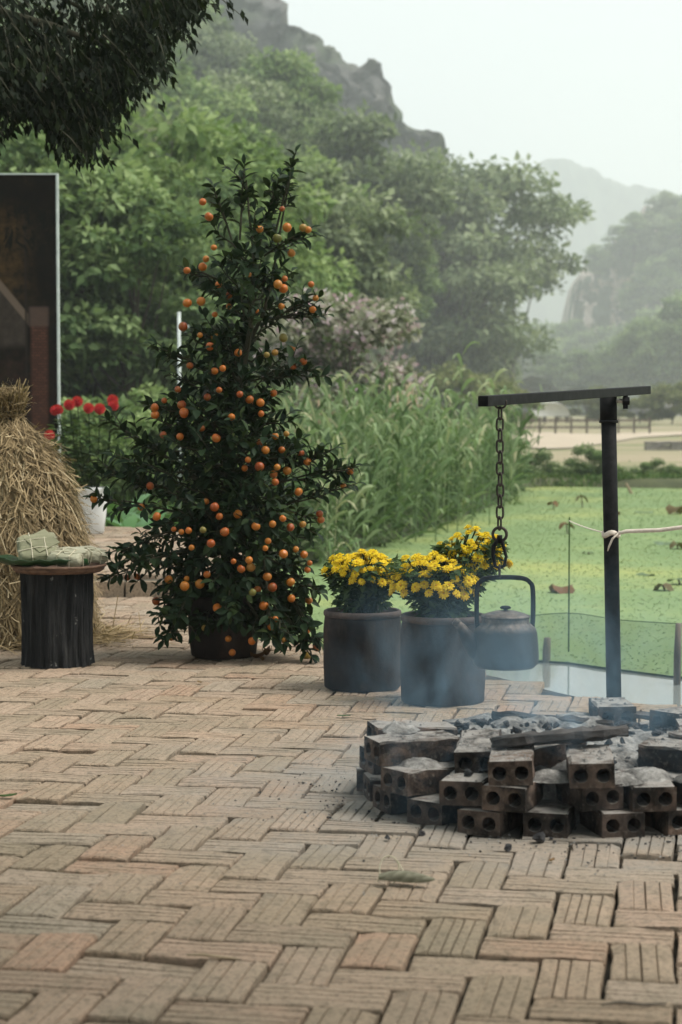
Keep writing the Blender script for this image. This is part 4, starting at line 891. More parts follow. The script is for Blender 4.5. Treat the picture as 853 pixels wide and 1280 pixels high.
def mum_head(seed):
    rd = random.Random(seed); V = []; F = []; T = []
    for ring, (npet, r0, r1, z1, w_) in enumerate(((13, .004, .021, .002, .0085), (11, .003, .0165, .007, .008), (8, .002, .010, .010, .007))):
        for k in range(npet):
            a = 2 * PI * (k + .5 * ring + rd.uniform(-.2, .2)) / npet; c, s_ = math.cos(a), math.sin(a); b0 = len(V); q = r1 * rd.uniform(.85, 1.08); zz = z1 + rd.uniform(-.0025, .0025)
            for (rr_, ww, z_) in ((r0, w_ * .35, .002), (q * .65, w_, zz + .002), (q, w_ * .45, zz)):
                V += [(c * rr_ - s_ * ww / 2, s_ * rr_ + c * ww / 2, z_), (c * rr_ + s_ * ww / 2, s_ * rr_ - c * ww / 2, z_)]
            F += [(b0, b0 + 1, b0 + 3, b0 + 2), (b0 + 2, b0 + 3, b0 + 5, b0 + 4)]; T += [min(1, .3 + .2 * ring + rd.uniform(-.2, .3))] * 6
    mb = MB(); mb.add(V, F, 0); n0 = len(mb.v); mb.lathe([(0, .005), (.0045, .006), (.0035, .011), (0, .0125)], 7, mi=1)
    me = mb.mesh('flower_head', [M_yel, M_eye], True); at = me.attributes.new('tint', 'FLOAT', 'POINT'); at.data.foreach_set('value', T + [.2] * (len(mb.v) - n0)); return me
HEADS = [mum_head(i) for i in range(6)]
def aim(n_): return Vector((0, 0, 1)).rotation_difference(Vector(n_).normalized()).to_euler()
def flower_pot(x, y, r, h, label): 
    t = thing('clay_pot', label, 'pot', (x, y, 0)); mb = MB()
    mb.lathe([(r * .93, 0), (r * .975, .006), (r * 1.0, h * .3), (r * 1.0, h * .75), (r * .97, h * .9), (r * .955, h * .925)], 48); mb.build('wall', M_pot, t, True)
    mb = MB(); mb.lathe([(r * .955, h * .918), (r * .99, h * .93), (r * 1.0, h * .96), (r * .985, h * .99), (r * .94, h), (r * .90, h * .985), (r * .89, h * .9)], 48); mb.build('rim', M_rim, t, True)
    mb = disc_grid(r * .91, lambda a, b_: h * .93 + .01 * (fbm(a * 30 + 4, b_ * 30 + 4, 3) - .5), 8, 28, .0); 
    for k in range(len(mb.v) - 28, len(mb.v)): mb.v[k] = (mb.v[k][0], mb.v[k][1], h * .93)
    mb.build('soil', M_earth, t, True); return t
def mum(x, y, z0, clumps, label, seed, nleaf):
    rd = random.Random(seed); t = thing('chrysanthemum_plant', label, 'flower', (x, y, z0)); st = MB(); P = []; D = []; N_ = []
    heads = []
    for (cx, cy, cz, rx, ry, rz, nh, zlo) in clumps:
        tries = 0; mine = []
        while len(mine) < nh and tries < 6000:
            tries += 1; a = rd.uniform(0, 2 * PI); e = math.asin(rd.uniform(zlo, 1)); u_ = Vector((math.cos(a) * math.cos(e), math.sin(a) * math.cos(e), math.sin(e)))
            p = Vector((cx + u_.x * rx, cy + u_.y * ry, cz + u_.z * rz)) + Vector((rd.gauss(0, .008), rd.gauss(0, .008), rd.gauss(0, .011)))
            if all((p - q).length > .019 for q, _ in mine): mine.append((p, (u_ + Vector((rd.gauss(0, .25), rd.gauss(0, .25) - .35, .55))).normalized()))
        heads += mine
        for p, nrm in mine:
            s_ = Vector((rd.uniform(-.05, .05), rd.uniform(-.05, .05), -.02)); m_ = s_.lerp(p, .55) + Vector((0, 0, .03)); st.tube([s_, m_, p], [.003, .0025, .002], 4, cap=False)
        for k in range(nleaf):
            f = rd.random() ** .6; a = rd.uniform(0, 2 * PI); q = Vector((cx * f + math.cos(a) * rx * (.45 + .6 * f) * rd.uniform(.6, 1.0), cy * f + math.sin(a) * ry * (.45 + .6 * f) * rd.uniform(.6, 1.0), (cz + rz * .8) * f * .96 + rd.uniform(-.02, .01)))
            P.append(q); o_ = Vector((math.cos(a), math.sin(a), rd.uniform(-.5, .5))); D.append(o_ + Vector((rd.gauss(0, .4), rd.gauss(0, .4), rd.gauss(0, .3)))); N_.append(Vector((o_.x * .6, o_.y * .6, 1)) + Vector((rd.gauss(0, .4), rd.gauss(0, .4), 0)))
    st.build('stems', M_mumleaf, t); n = len(P)
    o = obj('foliage', leaf_mesh('foliage', np.array(P), np.array(D), np.array(N_), RNG.uniform(.022, .05, n), RNG.uniform(.016, .032, n), M_mumleaf, np.clip(RNG.normal(.45, .22, n), 0, 1)), t); o['kind'] = 'stuff'
    for p, nrm in heads[:300]: obj('flower_head', HEADS[rd.randrange(6)], t, p, aim(nrm), rd.uniform(.7, 1.08))
    return t
c1 = G(453, 866); c2 = G(554.5, 885); P1 = (PX(453.5, c1.y + .14), c1.y + .14); P2 = (PX(554.5, c2.y + .147), c2.y + .147)
H1 = A(453, 767, c1.y).z; H2 = A(554, 773, c2.y).z
flower_pot(*P1, .141, H1, 'shorter dark clay pot nearer the kumquat tree'); flower_pot(*P2, .146, H2, 'taller dark clay pot beside the hanging kettle')
z1 = H1 * .93; z2 = H2 * .93
mum(*P1, z1, [(0.0, 0, .115, .135, .12, .10, 95, .15)], 'yellow chrysanthemums in the shorter clay pot', 5, 620)
mum(*P2, z2, [(-.03, -.01, .10, .145, .12, .12, 105, -.05), (.11, .07, .17, .115, .09, .125, 55, .05)], 'fuller yellow chrysanthemums in the taller clay pot', 6, 620)

# ------------------------------------------------------------------ kumquat tree
c = G(278, 826); KQ = Vector((PX(279, c.y + .14), c.y + .14, 0)); KS = FPX / KQ.y
def kl(px, py, dy=0.0):
    p = A(px, py, KQ.y + dy); return p - KQ
M_kqleaf = leafmat('kumquat_leaf', [(0, (.007, .016, .009)), (.5, (.017, .034, .015)), (.85, (.042, .068, .026)), (1, (.10, .13, .045))], .08, .55, .10)
M_twig = simple('green_bark', (.025, .03, .016), (.07, .065, .04), 20, .9, .4, .004)
kq = thing('kumquat_tree', 'tall kumquat tree full of orange fruit in a dark pot', 'tree', KQ)
mb = MB(); mb.lathe([(.118, 0), (.132, .01), (.143, .10), (.145, .2), (.15, .235), (.152, .25), (.14, .252), (.134, .23)], 40); pot_o = mb.build('pot', M_pot, kq, True)
mb = disc_grid(.137, lambda a, b_: .228, 4, 24, 0)
for k in range(len(mb.v)): mb.v[k] = (mb.v[k][0], mb.v[k][1], .226 + .01 * float(vnoise(mb.v[k][0] * 40, mb.v[k][1] * 40)))
mb.build('soil', M_earth, pot_o)
rd = random.Random(21)
trunk_px = [(279, 752), (283, 690), (284, 620), (288, 560), (296, 500), (306, 450), (314, 410), (316, 370), (318, 320), (312, 270), (308, 225)]
TR = [kl(a, b_) for a, b_ in trunk_px]
wood = MB(); wood.tube([Vector((0, 0, .2))] + TR, [.024, .022, .021, .019, .017, .015, .013, .011, .009, .007, .005, .003], 8)
second = [kl(a, b_, .02) for a, b_ in ((312, 430), (330, 390), (342, 340), (352, 280), (364, 215))]; wood.tube(second, [.009, .008, .006, .005, .003], 6)
def trunk_at(z):
    for a, b_ in zip(TR, TR[1:]):
        if a.z <= z <= b_.z: return a.lerp(b_, (z - a.z) / (b_.z - a.z))
    return TR[0] if z < TR[0].z else TR[-1]
LP = []; LD = []; LN = []; LL = []
def spray(base, tip, n, sz=.058, spread=.9):
    base = Vector(base); tip = Vector(tip); ax = (tip - base); L_ = ax.length; ax.normalize()
    mid = base.lerp(tip, .5) + Vector((rd.gauss(0, .012), rd.gauss(0, .012), -.01)); wood.tube([base, mid, tip], [.0034, .0028, .0015], 4, cap=False)
    s_ = ax.orthogonal().normalized(); ph = rd.uniform(0, 6)
    for k in range(n):
        f = .15 + .85 * (k + rd.random() * .6) / n; p = base.lerp(mid, f * 2) if f < .5 else mid.lerp(tip, min(1, f * 2 - 1))
        a = ph + 2.4 * k; o_ = Matrix.Rotation(a, 3, ax) @ s_; d_ = (ax * rd.uniform(.35, .9) + o_ * spread + Vector((0, 0, rd.uniform(-.25, .25)))).normalized()
        LP.append(p); LD.append(d_); LN.append((Vector((0, 0, .9)) + ax * .5 + Vector((rd.gauss(0, .45), rd.gauss(0, .45), rd.gauss(0, .3))))); LL.append(sz * rd.uniform(.65, 1.2))
    LP.append(tip); LD.append(ax + Vector((rd.gauss(0, .2), rd.gauss(0, .2), rd.gauss(0, .2)))); LN.append(Vector((rd.gauss(0, .5), -.4, 1))); LL.append(sz * .8)
# outline of the crown: left and right reach at each height (photo pixels)
ROWS = [(212, 303, 312), (240, 288, 330), (262, 262, 345), (300, 254, 372), (340, 242, 378), (378, 240, 392), (410, 232, 350), (440, 214, 374), (470, 208, 366), (500, 196, 362), (540, 192, 380), (575, 184, 392), (610, 180, 400), (650, 172, 400), (690, 178, 396), (730, 190, 392), (765, 204, 388), (792, 222, 384)]
def row(py): return np.interp(py, [r_[0] for r_ in ROWS], [r_[1] for r_ in ROWS]), np.interp(py, [r_[0] for r_ in ROWS], [r_[2] for r_ in ROWS])
ns = 0
while ns < 500:
    py = 212 + (792 - 212) * rd.random() ** .52; xl, xr = row(py); a = rd.uniform(0, 2 * PI); rr_ = math.sqrt(rd.uniform(.12, 1))
    cx_ = (xl + xr) / 2; hw = (xr - xl) / 2; px = cx_ + hw * rr_ * math.cos(a); dy = hw / KS * rr_ * math.sin(a) * .85
    if 322 < px < 350 and 388 < py < 436: continue           # the gap beside the upper trunk
    if 205 < px < 236 and 380 < py < 436: continue
    tip = kl(px, py, dy); tz = tip.z - rd.uniform(.03, .2) if py < 640 else tip.z + rd.uniform(.0, .18)
    b0 = trunk_at(max(.32, tz)); base = tip.lerp(b0, min(.75, .13 / max(.05, (tip - b0).length)))
    if rd.random() < .35: wood.tube([b0, b0.lerp(base, .5) + Vector((0, 0, -.02)), base], [.006, .005, .0035], 5, cap=False)
    spray(base, tip, rd.randint(7, 10)); ns += 1
# long arching sprays that break the outline
ARMS = [((300, 300), (306, 206), 0), ((345, 290), (366, 204), .02), ((318, 330), (352, 216), .02), ((290, 300), (266, 232), .0), ((330, 320), (388, 286), -.05), ((275, 350), (232, 338), -.05), ((340, 400), (398, 372), -.08), ((340, 400), (392, 392), -.05),
        ((300, 480), (392, 462), -.08), ((330, 470), (380, 452), -.1), ((270, 470), (192, 432), -.05), ((270, 520), (184, 506), -.05), ((250, 600), (134, 524), .0), ((240, 620), (118, 588), -.05), ((230, 600), (140, 570), -.1), ((220, 640), (116, 622), -.1),
        ((330, 610), (442, 582), -.12), ((330, 600), (420, 560), -.1), ((340, 640), (432, 604), -.1), ((230, 660), (140, 690), -.2), ((225, 690), (134, 722), -.2), ((235, 690), (160, 700), -.25), ((340, 700), (402, 742), -.15), ((345, 720), (398, 800), -.2),
        ((330, 730), (390, 822), -.2), ((240, 730), (196, 770), -.2), ((250, 740), (205, 800), -.22), ((300, 740), (340, 800), -.25), ((320, 720), (362, 792), -.25), ((255, 700), (222, 775), -.25), ((340, 740), (356, 806), -.2), ((290, 700), (285, 770), -.3), ((330, 700), (338, 775), -.27), ((225, 720), (214, 765), -.22)]
for (a, b_, dy) in ARMS:
    p0 = kl(*a, dy * .3); p1 = kl(*b_, dy); L_ = (p1 - p0).length; k = max(2, int(L_ / .085)); wood.tube([p0, p0.lerp(p1, .5) + Vector((0, 0, .01)), p1], [.005, .004, .002], 5, cap=False)
    spray(p0.lerp(p1, .35), p1, max(8, int(L_ * 62)), .058, .8)
    for j in range(k):
        q0 = p0.lerp(p1, .35 + .55 * j / k); q1 = q0 + (p1 - p0).normalized() * .06 + Vector((rd.gauss(0, .04), rd.gauss(0, .04), rd.gauss(0.01, .04))); spray(q0, q1, rd.randint(5, 7), .055)
wood.build('branches', M_twig, kq, True)
P = np.array(LP); D = np.array(LD); N_ = np.array(LN); L_ = np.array(LL); n = len(P); W_ = L_ * RNG.uniform(.40, .54, n); T = np.clip(RNG.normal(.42, .2, n), 0, 1)
def kq_leaves(idx):
    P_, D_, N2, l_, w_ = P[idx], unit(D[idx]), N_[idx], L_[idx][:, None], W_[idx][:, None]; Sd = unit(np.cross(D_, N2)); Nn = np.cross(Sd, D_)
    prof = [(0.0, 0.04), (.25, .36), (.52, .5), (.8, .33), (1.0, .02)]; k = len(prof); rows = []
    for (t_, hw) in prof:
        c_ = P_ + D_ * l_ * t_ - Nn * l_ * (.22 * t_ * t_); rows.append(np.stack([c_ - Sd * w_ * hw + Nn * w_ * hw * .45, c_, c_ + Sd * w_ * hw + Nn * w_ * hw * .45], 1))
    V = np.stack(rows, 1).reshape(-1, 3); b = (np.arange(len(P_)) * 3 * k)[:, None]
    F = np.concatenate([b + np.array([[3 * i + j, 3 * i + j + 1, 3 * i + j + 4, 3 * i + j + 3]]) for i in range(k - 1) for j in (0, 1)], 0); return V, F, 3 * k
edge_score = P[:, 1] * -1.0 + np.abs(P[:, 0]) * .6; order = np.argsort(-edge_score); own = order[:280]; rest = order[280:]
V, F, k = kq_leaves(rest); o = obj('foliage', npmesh('foliage', V, F, M_kqleaf, np.repeat(T[rest], k), smooth=True), kq); o['kind'] = 'stuff'
for i in own:
    V, F, k = kq_leaves(np.array([i])); obj('leaf', npmesh('leaf', V - P[i], F, M_kqleaf, np.repeat(T[[i]], k), smooth=True), kq, P[i])
# fruit
def fruit_mat():
    m, t, o = newmat('kumquat_skin'); rn = nd(t, 'ShaderNodeObjectInfo').outputs['Random']; p = objco(t); n = noise(t, 60, 3, .6, p)
    col = ramp(t, rn, [(0, (.24, .045, .005)), (.3, (.34, .08, .006)), (.6, (.42, .12, .009)), (.85, (.38, .14, .015)), (.95, (.26, .15, .025)), (1, (.14, .14, .03))])
    col = mixc(t, ramp(t, noise(t, 25, 3, .6, p), [(.5, 0.), (.75, .35)]), col, (.30, .22, .04)); finish(t, o, col, .42, n, .25, .0015, spec=.4); return m
M_fruit = fruit_mat(); FR = []
for s_ in range(3):
    bm = bmesh.new(); bmesh.ops.create_icosphere(bm, subdivisions=3, radius=.0165); rq = random.Random(s_)
    for v in bm.verts:
        r_ = math.hypot(v.co.x, v.co.y); top = max(0, v.co.z) * math.exp(-(r_ / .005) ** 2); v.co.z = v.co.z * (.93 + .05 * s_) - top * .18
    me = bpy.data.meshes.new('fruit'); bm.to_mesh(me); bm.free(); me.materials.append(M_fruit); me.polygons.foreach_set('use_smooth', [True] * len(me.polygons)); FR.append(me)
za = [(350, 152), (369, 197), (592, 173), (577, 263), (607, 230), (656, 231), (671, 237), (620, 308), (384, 291), (360, 326), (350, 350), (302, 361), (490, 373), (600, 386), (579, 403), (596, 416), (680, 403), (694, 445), (685, 480), (398, 404), (513, 483), (387, 495), (428, 440), (345, 455), (303, 460), (290, 532), (342, 558), (389, 564), (372, 592), (458, 612), (545, 618), (570, 611), (622, 598), (596, 566), (657, 638), (626, 652), (411, 659), (386, 667), (311, 651), (274, 723), (286, 771), (233, 757), (293, 793), (204, 778), (364, 747), (400, 725), (463, 738), (493, 754), (527, 762), (566, 735), (528, 795), (430, 470), (524, 235), (590, 470)]
zb = [(203, 24), (205, 45), (286, 15), (293, 43), (230, 106), (281, 112), (347, 86), (391, 116), (438, 52), (492, 5), (526, 8), (528, 42), (571, 110), (525, 130), (541, 153), (591, 152), (605, 103), (649, 162), (669, 188), (488, 182), (478, 208), (523, 203), (566, 226), (571, 250), (607, 216), (577, 205), (642, 280), (778, 262), (800, 217), (361, 309), (386, 326), (401, 355), (457, 348), (351, 396), (307, 398), (262, 394), (285, 402), (417, 402), (375, 437), (512, 385), (541, 452), (549, 430), (594, 361), (617, 388), (655, 379), (706, 347), (710, 365), (316, 450), (301, 545), (295, 567), (246, 547), (341, 561), (363, 532), (467, 515), (491, 488), (497, 510), (596, 469), (634, 455), (659, 471), (676, 497), (669, 518), (547, 539), (562, 571), (502, 586), (517, 578), (620, 605), (673, 611), (668, 704), (661, 722), (597, 733), (698, 754), (668, 780), (536, 627), (395, 634), (570, 668), (549, 670), (560, 690), (355, 695), (428, 728), (500, 735), (208, 613), (230, 726), (255, 724), (262, 682), (120, 541), (150, 538), (163, 327), (18, 302), (563, 378), (444, 492), (210, 355), (190, 262), (440, 770), (618, 555)]
fx = [(110 + a * .4103, 190 + b_ * .4103) for a, b_ in za] + [(110 + a * .4103, 500 + b_ * .41) for a, b_ in zb]
for (px, py) in fx:
    xl, xr = row(min(792, max(212, py))); cx_ = (xl + xr) / 2; hw = (xr - xl) / 2; u_ = min(1, abs(px - cx_) / hw); dy = -hw / KS * .85 * math.sqrt(max(0, 1 - u_ * u_)) * rd.uniform(.5, 1.0)
    if py > 640: dy -= .05
    if u_ > .95: dy = -.1
    obj('fruit', FR[rd.randrange(3)], kq, kl(px, py, dy), (rd.gauss(0, .5), rd.gauss(0, .5), rd.uniform(0, 6)), rd.uniform(.66, 1.16))

# ------------------------------------------------------------------ haystack
M_straw = leafmat('straw', [(0, (.11, .075, .035)), (.4, (.25, .18, .09)), (.75, (.40, .30, .165)), (1, (.55, .45, .28))], .15, .7, .2)
M_haycore = simple('hay_core', (.07, .05, .022), (.20, .145, .075), 40, 1, .8, .02, stretch=(1, 1, .4))
HY = 6.2; hx_ = px_x(10, HY); hay = thing('haystack', 'conical straw haystack with tied top behind the stump', 'haystack', (hx_, HY * K, 0))
HPROF = [(0.37, 0), (.36, .1), (.335, .3), (.325, .42), (.305, .55), (.265, .66), (.215, .76), (.15, .86), (.085, .935), (.058, .965), (.052, .985), (.062, 1.02), (.068, 1.06), (.05, 1.095), (0, 1.10)]
mb = MB(); mb.lathe([(max(0, r_ - .012), z) for r_, z in HPROF], 48, fn=lambda th, z: 1 + .05 * math.sin(5 * th + z * 9) * math.cos(3 * th)); mb.build('core', M_haycore, hay, True)
zz = np.array([z for _, z in HPROF]); rr_ = np.array([r_ for r_, _ in HPROF])
def hay_strands(n, z0, z1, lmin, lmax, out, down, wd):
    z = RNG.uniform(z0, z1, n); a = RNG.uniform(0, 2 * PI, n); r_ = np.interp(z, zz, rr_) * (1 + .05 * np.sin(5 * a + z * 9) * np.cos(3 * a)); c_, s_ = np.cos(a), np.sin(a)
    P = np.stack([c_ * r_, s_ * r_, z], 1) + RNG.normal(0, .006, (n, 3)); g = np.gradient(rr_, zz); sl = np.interp(z, zz, g)
    dn = np.stack([-c_ * sl, -s_ * sl, -np.ones(n)], 1); tg = np.stack([-s_, c_, np.zeros(n)], 1); ot = np.stack([c_, s_, np.zeros(n)], 1)
    D = unit(dn) * down + tg * RNG.normal(0, .75, n)[:, None] + ot * np.abs(RNG.normal(0, out, n))[:, None]
    return P, D, RNG.uniform(lmin, lmax, n), np.full(n, wd) * RNG.uniform(.6, 1.3, n)
parts = [hay_strands(9500, .03, .93, .06, .20, .16, .9, .0042), hay_strands(2600, .1, .92, .05, .16, .35, .5, .005), hay_strands(900, .95, 1.08, .03, .08, .45, -.7, .004), hay_strands(500, .86, .97, .08, .18, .25, 1.2, .004)]
P = np.concatenate([p[0] for p in parts]); D = np.concatenate([p[1] for p in parts]); L_ = np.concatenate([p[2] for p in parts]); W_ = np.concatenate([p[3] for p in parts]); n = len(P)
side = P * np.array([1, 1, 0]) + np.array([0, 0, .2]); o = obj('straw', strip_mesh('straw', P, D, L_, W_, RNG.normal(.12, .25, n), M_straw, np.clip(RNG.normal(.5, .24, n), 0, 1), 3, False, side), hay); o['kind'] = 'stuff'
mb = MB(); mb.tube([(.058 * math.cos(t_), .058 * math.sin(t_), .978 + .006 * math.sin(2 * t_)) for t_ in np.linspace(0, 2 * PI, 28)], .009, 6, cap=False); mb.build('tie', M_haycore, hay, True)
mb = MB(); mb.tube([(.245 * math.cos(t_), .245 * math.sin(t_), .715 + .01 * math.sin(2 * t_)) for t_ in np.linspace(0, 2 * PI, 40)], .006, 6, cap=False); mb.build('tie', M_haycore, hay, True)
n = 1500; a = RNG.uniform(-1.4, 1.2, n); r_ = .34 + RNG.exponential(.055, n); P = np.stack([hx_ + np.cos(a) * r_ * 1.1, HY * K + np.sin(a) * r_, RNG.uniform(.004, .03, n) * np.exp(-(r_ - .34) * 6) + .004], 1)
D = np.stack([RNG.normal(size=n), RNG.normal(size=n), np.abs(RNG.normal(0, .12, n))], 1); o = obj('loose_straw', strip_mesh('loose_straw', P, D, RNG.uniform(.05, .16, n), np.full(n, .004), RNG.uniform(0, .1, n), M_straw, np.clip(RNG.normal(.5, .22, n), 0, 1), 2, False, np.tile([0, 0, 1.], (n, 1)) + RNG.normal(0, .3, (n, 3))))
tag(o, 'loose straw strewn on the paving round the haystack', 'straw', kind='stuff')

# ------------------------------------------------------------------ stump, tray, leaf, wrapped cakes
def stump_mat():
    m, t, o = newmat('charred_bark'); p = objco(t); n = noise(t, 22, 6, .7, mapping(t, p, (1, 1, .18))); n2 = noise(t, 24, 4, .6, p)
    col = ramp(t, n, [(.32, (.008, .009, .010)), (.58, (.028, .029, .030)), (.78, (.07, .068, .065))]); col = mixc(t, ramp(t, n2, [(.66, 0.), (.74, .8)]), col, (.26, .26, .24))
    finish(t, o, col, .95, n, 1.0, .02, spec=.08); return m
c = G(70, 836); SX = PX(70, c.y + .135); SY = c.y + .135; SH = .365
rs = random.Random(2); ph = [rs.uniform(0, 6) for _ in range(6)]
stump = thing('tree_stump', 'dark charred tree stump stool in front of the haystack', 'stump', (SX, SY, 0)); mb = MB()
def bark(th, z): return 1 + .035 * math.sin(3 * th + ph[0]) + .02 * math.sin(7 * th + z * 6) + .035 * math.sin(19 * th + ph[1] + 2 * math.sin(z * 9)) + 0.022 * math.sin(31 * th + ph[2] + 3 * math.sin(z * 7 + 1)) + .01 * math.sin(53 * th + ph[3])
mb.lathe([(.139, 0), (.136, .02), (.133, .1), (.134, .2), (.137, .27), (.136, .32), (.139, SH)], 140, fn=bark); mb.build('trunk', stump_mat(), stump)
M_tray = simple('brown_woven_tray', (.07, .04, .026), (.17, .10, .065), 30, .8, .5, .004, stretch=(1, 1, 3))
tray = thing('round_tray', 'round brown woven tray on the tree stump', 'tray', (SX + .008, SY, SH)); mb = MB()
mb.lathe([(0, .001), (.165, .001), (.178, .010), (.181, .024), (.177, .028), (.170, .018), (.16, .010), (0, .009)], 56); mb.build('plate', M_tray, tray, True)
mb = MB(); mb.tube([(.181 * math.cos(t_), .181 * math.sin(t_), .026) for t_ in np.linspace(0, 2 * PI, 56)], .006, 7, cap=False); mb.build('rim', M_tray, tray, True)
M_banana = leafmat('banana_leaf', [(0, (.012, .035, .014)), (.6, (.03, .08, .03)), (1, (.16, .24, .13))], .2, .35, .5)
mb = MB(); NU, NV = 22, 9; vs = []; tn = []
for i in range(NU):
    u_ = i / (NU - 1); xx = -.27 + .40 * u_; wd = .15 * (math.sin(PI * min(1, u_ * .8 + .18))) ** .6
    for j in range(NV):
        v_ = (j / (NV - 1) - .5) * 2; zz_ = .034 + .11 * max(0, -(xx + .13)) ** 1.05 * 1.6 + .018 * v_ * v_ + .004 * math.sin(i * 1.7 + j) + (.012 if v_ < -.9 else 0)
        vs.append((xx, v_ * wd * .95 - .03, zz_)); tn.append(.95 if abs(v_) < .12 else .35 + .25 * ((i * 7 + j) % 3) / 3)
mb.add(vs, [(i * NV + j, (i + 1) * NV + j, (i + 1) * NV + j + 1, i * NV + j + 1) for i in range(NU - 1) for j in range(NV - 1)])
me = mb.mesh('banana_leaf', M_banana, True); at = me.attributes.new('tint', 'FLOAT', 'POINT'); at.data.foreach_set('value', tn)
o = obj('banana_leaf', me, None, (SX, SY, SH - .006)); tag(o, 'dark green banana leaf laid over the tray under the wrapped cakes', 'leaf'); sm_ = o.modifiers.new('thick', 'SOLIDIFY'); sm_.thickness = .002
M_wrap = simple('leaf_wrapping', (.13, .135, .075), (.27, .265, .165), 16, .6, .35, .004, stretch=(.3, 1, 1)); M_wrap2 = simple('pale_leaf_wrapping', (.24, .235, .155), (.40, .385, .28), 16, .6, .35, .004, stretch=(.3, 1, 1)); M_tie = simple('split_bamboo_tie', (.42, .39, .27), (.58, .53, .40), 30, .7, .2, .002)
def cake(loc, rot, dims, m_, label, seed):
    rd_ = random.Random(seed); t = thing('wrapped_cake', label, 'rice cake', loc); t.rotation_euler = rot; dx, dy, dz = dims
    bm = bmesh.new(); bmesh.ops.create_cube(bm, size=1); bmesh.ops.subdivide_edges(bm, edges=bm.edges[:], cuts=5, use_grid_fill=True)
    for v in bm.verts:
        q = v.co; e = 1 - .10 * (abs(q.x * 2) ** 4 * abs(q.z * 2) ** 2 + abs(q.y * 2) ** 4 * abs(q.z * 2) ** 2); fold = .05 * (1 if (q.x + q.y) > .12 else 0) * (q.z > .49)
        v.co = Vector((q.x * dx * e, q.y * dy * e, (q.z + fold) * dz * (1 + .12 * (1 - 2 * abs(q.x)) * (1 - 2 * abs(q.y)))))
        v.co += Vector((rd_.gauss(0, .0012), rd_.gauss(0, .0012), rd_.gauss(0, .0015)))
    me = bpy.data.meshes.new('wrap'); bm.to_mesh(me); bm.free(); me.materials.append(m_); o = obj('wrap', me, t); b_ = o.modifiers.new('bevel', 'BEVEL'); b_.width = .004; b_.limit_method = 'ANGLE'; b_.angle_limit = R(40)
    mb = MB(); mb.box((dx * .12, dy * .1, dz * .57), (dx * .62, dy * .7, .004), Matrix.Rotation(.5, 3, 'Z')); mb.build('folded_flap', m_, t)
    for off_ in (-.18, .2):
        mb = MB(); z = dz / 2 * 1.14 + .004; mb.tube([(off_ * dx, -dy / 2 - .001, -dz / 2), (off_ * dx, -dy / 2 - .001, dz / 2), (off_ * dx * .9, 0, z), (off_ * dx, dy / 2 + .001, dz / 2), (off_ * dx, dy / 2 + .001, -dz / 2)], .0022, 5); mb.build('tie', M_tie, t)
        mb = MB(); mb.tube([(-dx / 2 - .001, off_ * dy, -dz / 2), (-dx / 2 - .001, off_ * dy, dz / 2), (0, off_ * dy * .9, z), (dx / 2 + .001, off_ * dy, dz / 2), (dx / 2 + .001, off_ * dy, -dz / 2)], .0022, 5); mb.build('tie', M_tie, t)
    return t
cake((SX - .075, SY + .02, SH + .086), (R(36), R(-6), R(12)), (.155, .15, .052), M_wrap, 'large green leaf wrapped rice cake propped up on the tray', 1)
cake((SX + .055, SY - .045, SH + .060), (R(10), R(4), R(-14)), (.135, .13, .045), M_wrap2, 'pale leaf wrapped rice cake lying flat in the middle of the tray', 2)
cake((SX + .125, SY + .05, SH + .062), (R(8), R(6), R(30)), (.11, .12, .042), M_wrap2, 'partly hidden pale wrapped cake at the tray edge beside the kumquat leaves', 3)

# ------------------------------------------------------------------ dahlias in a white pot, broad leaved plants
p = G(114, 668, TZ); DX, DY = p.x, p.y + .1
M_white = simple('white_plastic', (.62, .63, .62), (.72, .73, .72), 5, .45, .05, .001)
t = thing('white_pot', 'white tapered pot on the terrace behind the haystack', 'pot', (DX, DY, TZ)); mb = MB()
mb.lathe([(.072, 0), (.08, .008), (.098, .15), (.108, .30), (.113, .315), (.113, .335), (.106, .335), (.10, .30)], 36); mb.build('wall', M_white, t, True); mb = MB(); mb.lathe([(.0, .3), (.101, .298)], 24); mb.build('soil', M_earth, t)
t = thing('dahlia_plant', 'tall plant with round red dahlias in the white pot', 'flower', (DX, DY, TZ + .29)); M_red = leafmat('red_petal', [(0, (.30, .012, .02)), (.5, (.52, .03, .04)), (1, (.66, .09, .08))], .2)
bm = MB(); V = []; T = []; F = []
nq = 90
for k in range(nq):
    z_ = 1 - 1.97 * (k + .5) / nq; a = k * 2.39996; u_ = Vector((math.cos(a) * math.sqrt(1 - z_ * z_), math.sin(a) * math.sqrt(1 - z_ * z_), z_)); s_ = u_.orthogonal().normalized(); s_.rotate(Matrix.Rotation(a, 3, u_).to_quaternion()); w_ = u_.cross(s_); b0 = len(V)
    V += [tuple(u_ * .018), tuple(u_ * .036 + s_ * .007), tuple(u_ * .041 + w_ * .004), tuple(u_ * .036 - s_ * .007)]; F.append((b0, b0 + 1, b0 + 2, b0 + 3)); T += [.1, .5, .8, .5]
bm.add(V, F); nb = len(V); bm.lathe([(0, -.030), (.02, -.024), (.031, 0), (.022, .022), (0, .031)], 12); T += [.3] * (len(bm.v) - nb); md = bm.mesh('flower_head', M_red); at = md.attributes.new('tint', 'FLOAT', 'POINT'); at.data.foreach_set('value', T)
st = MB(); P = []; D = []; N_ = []
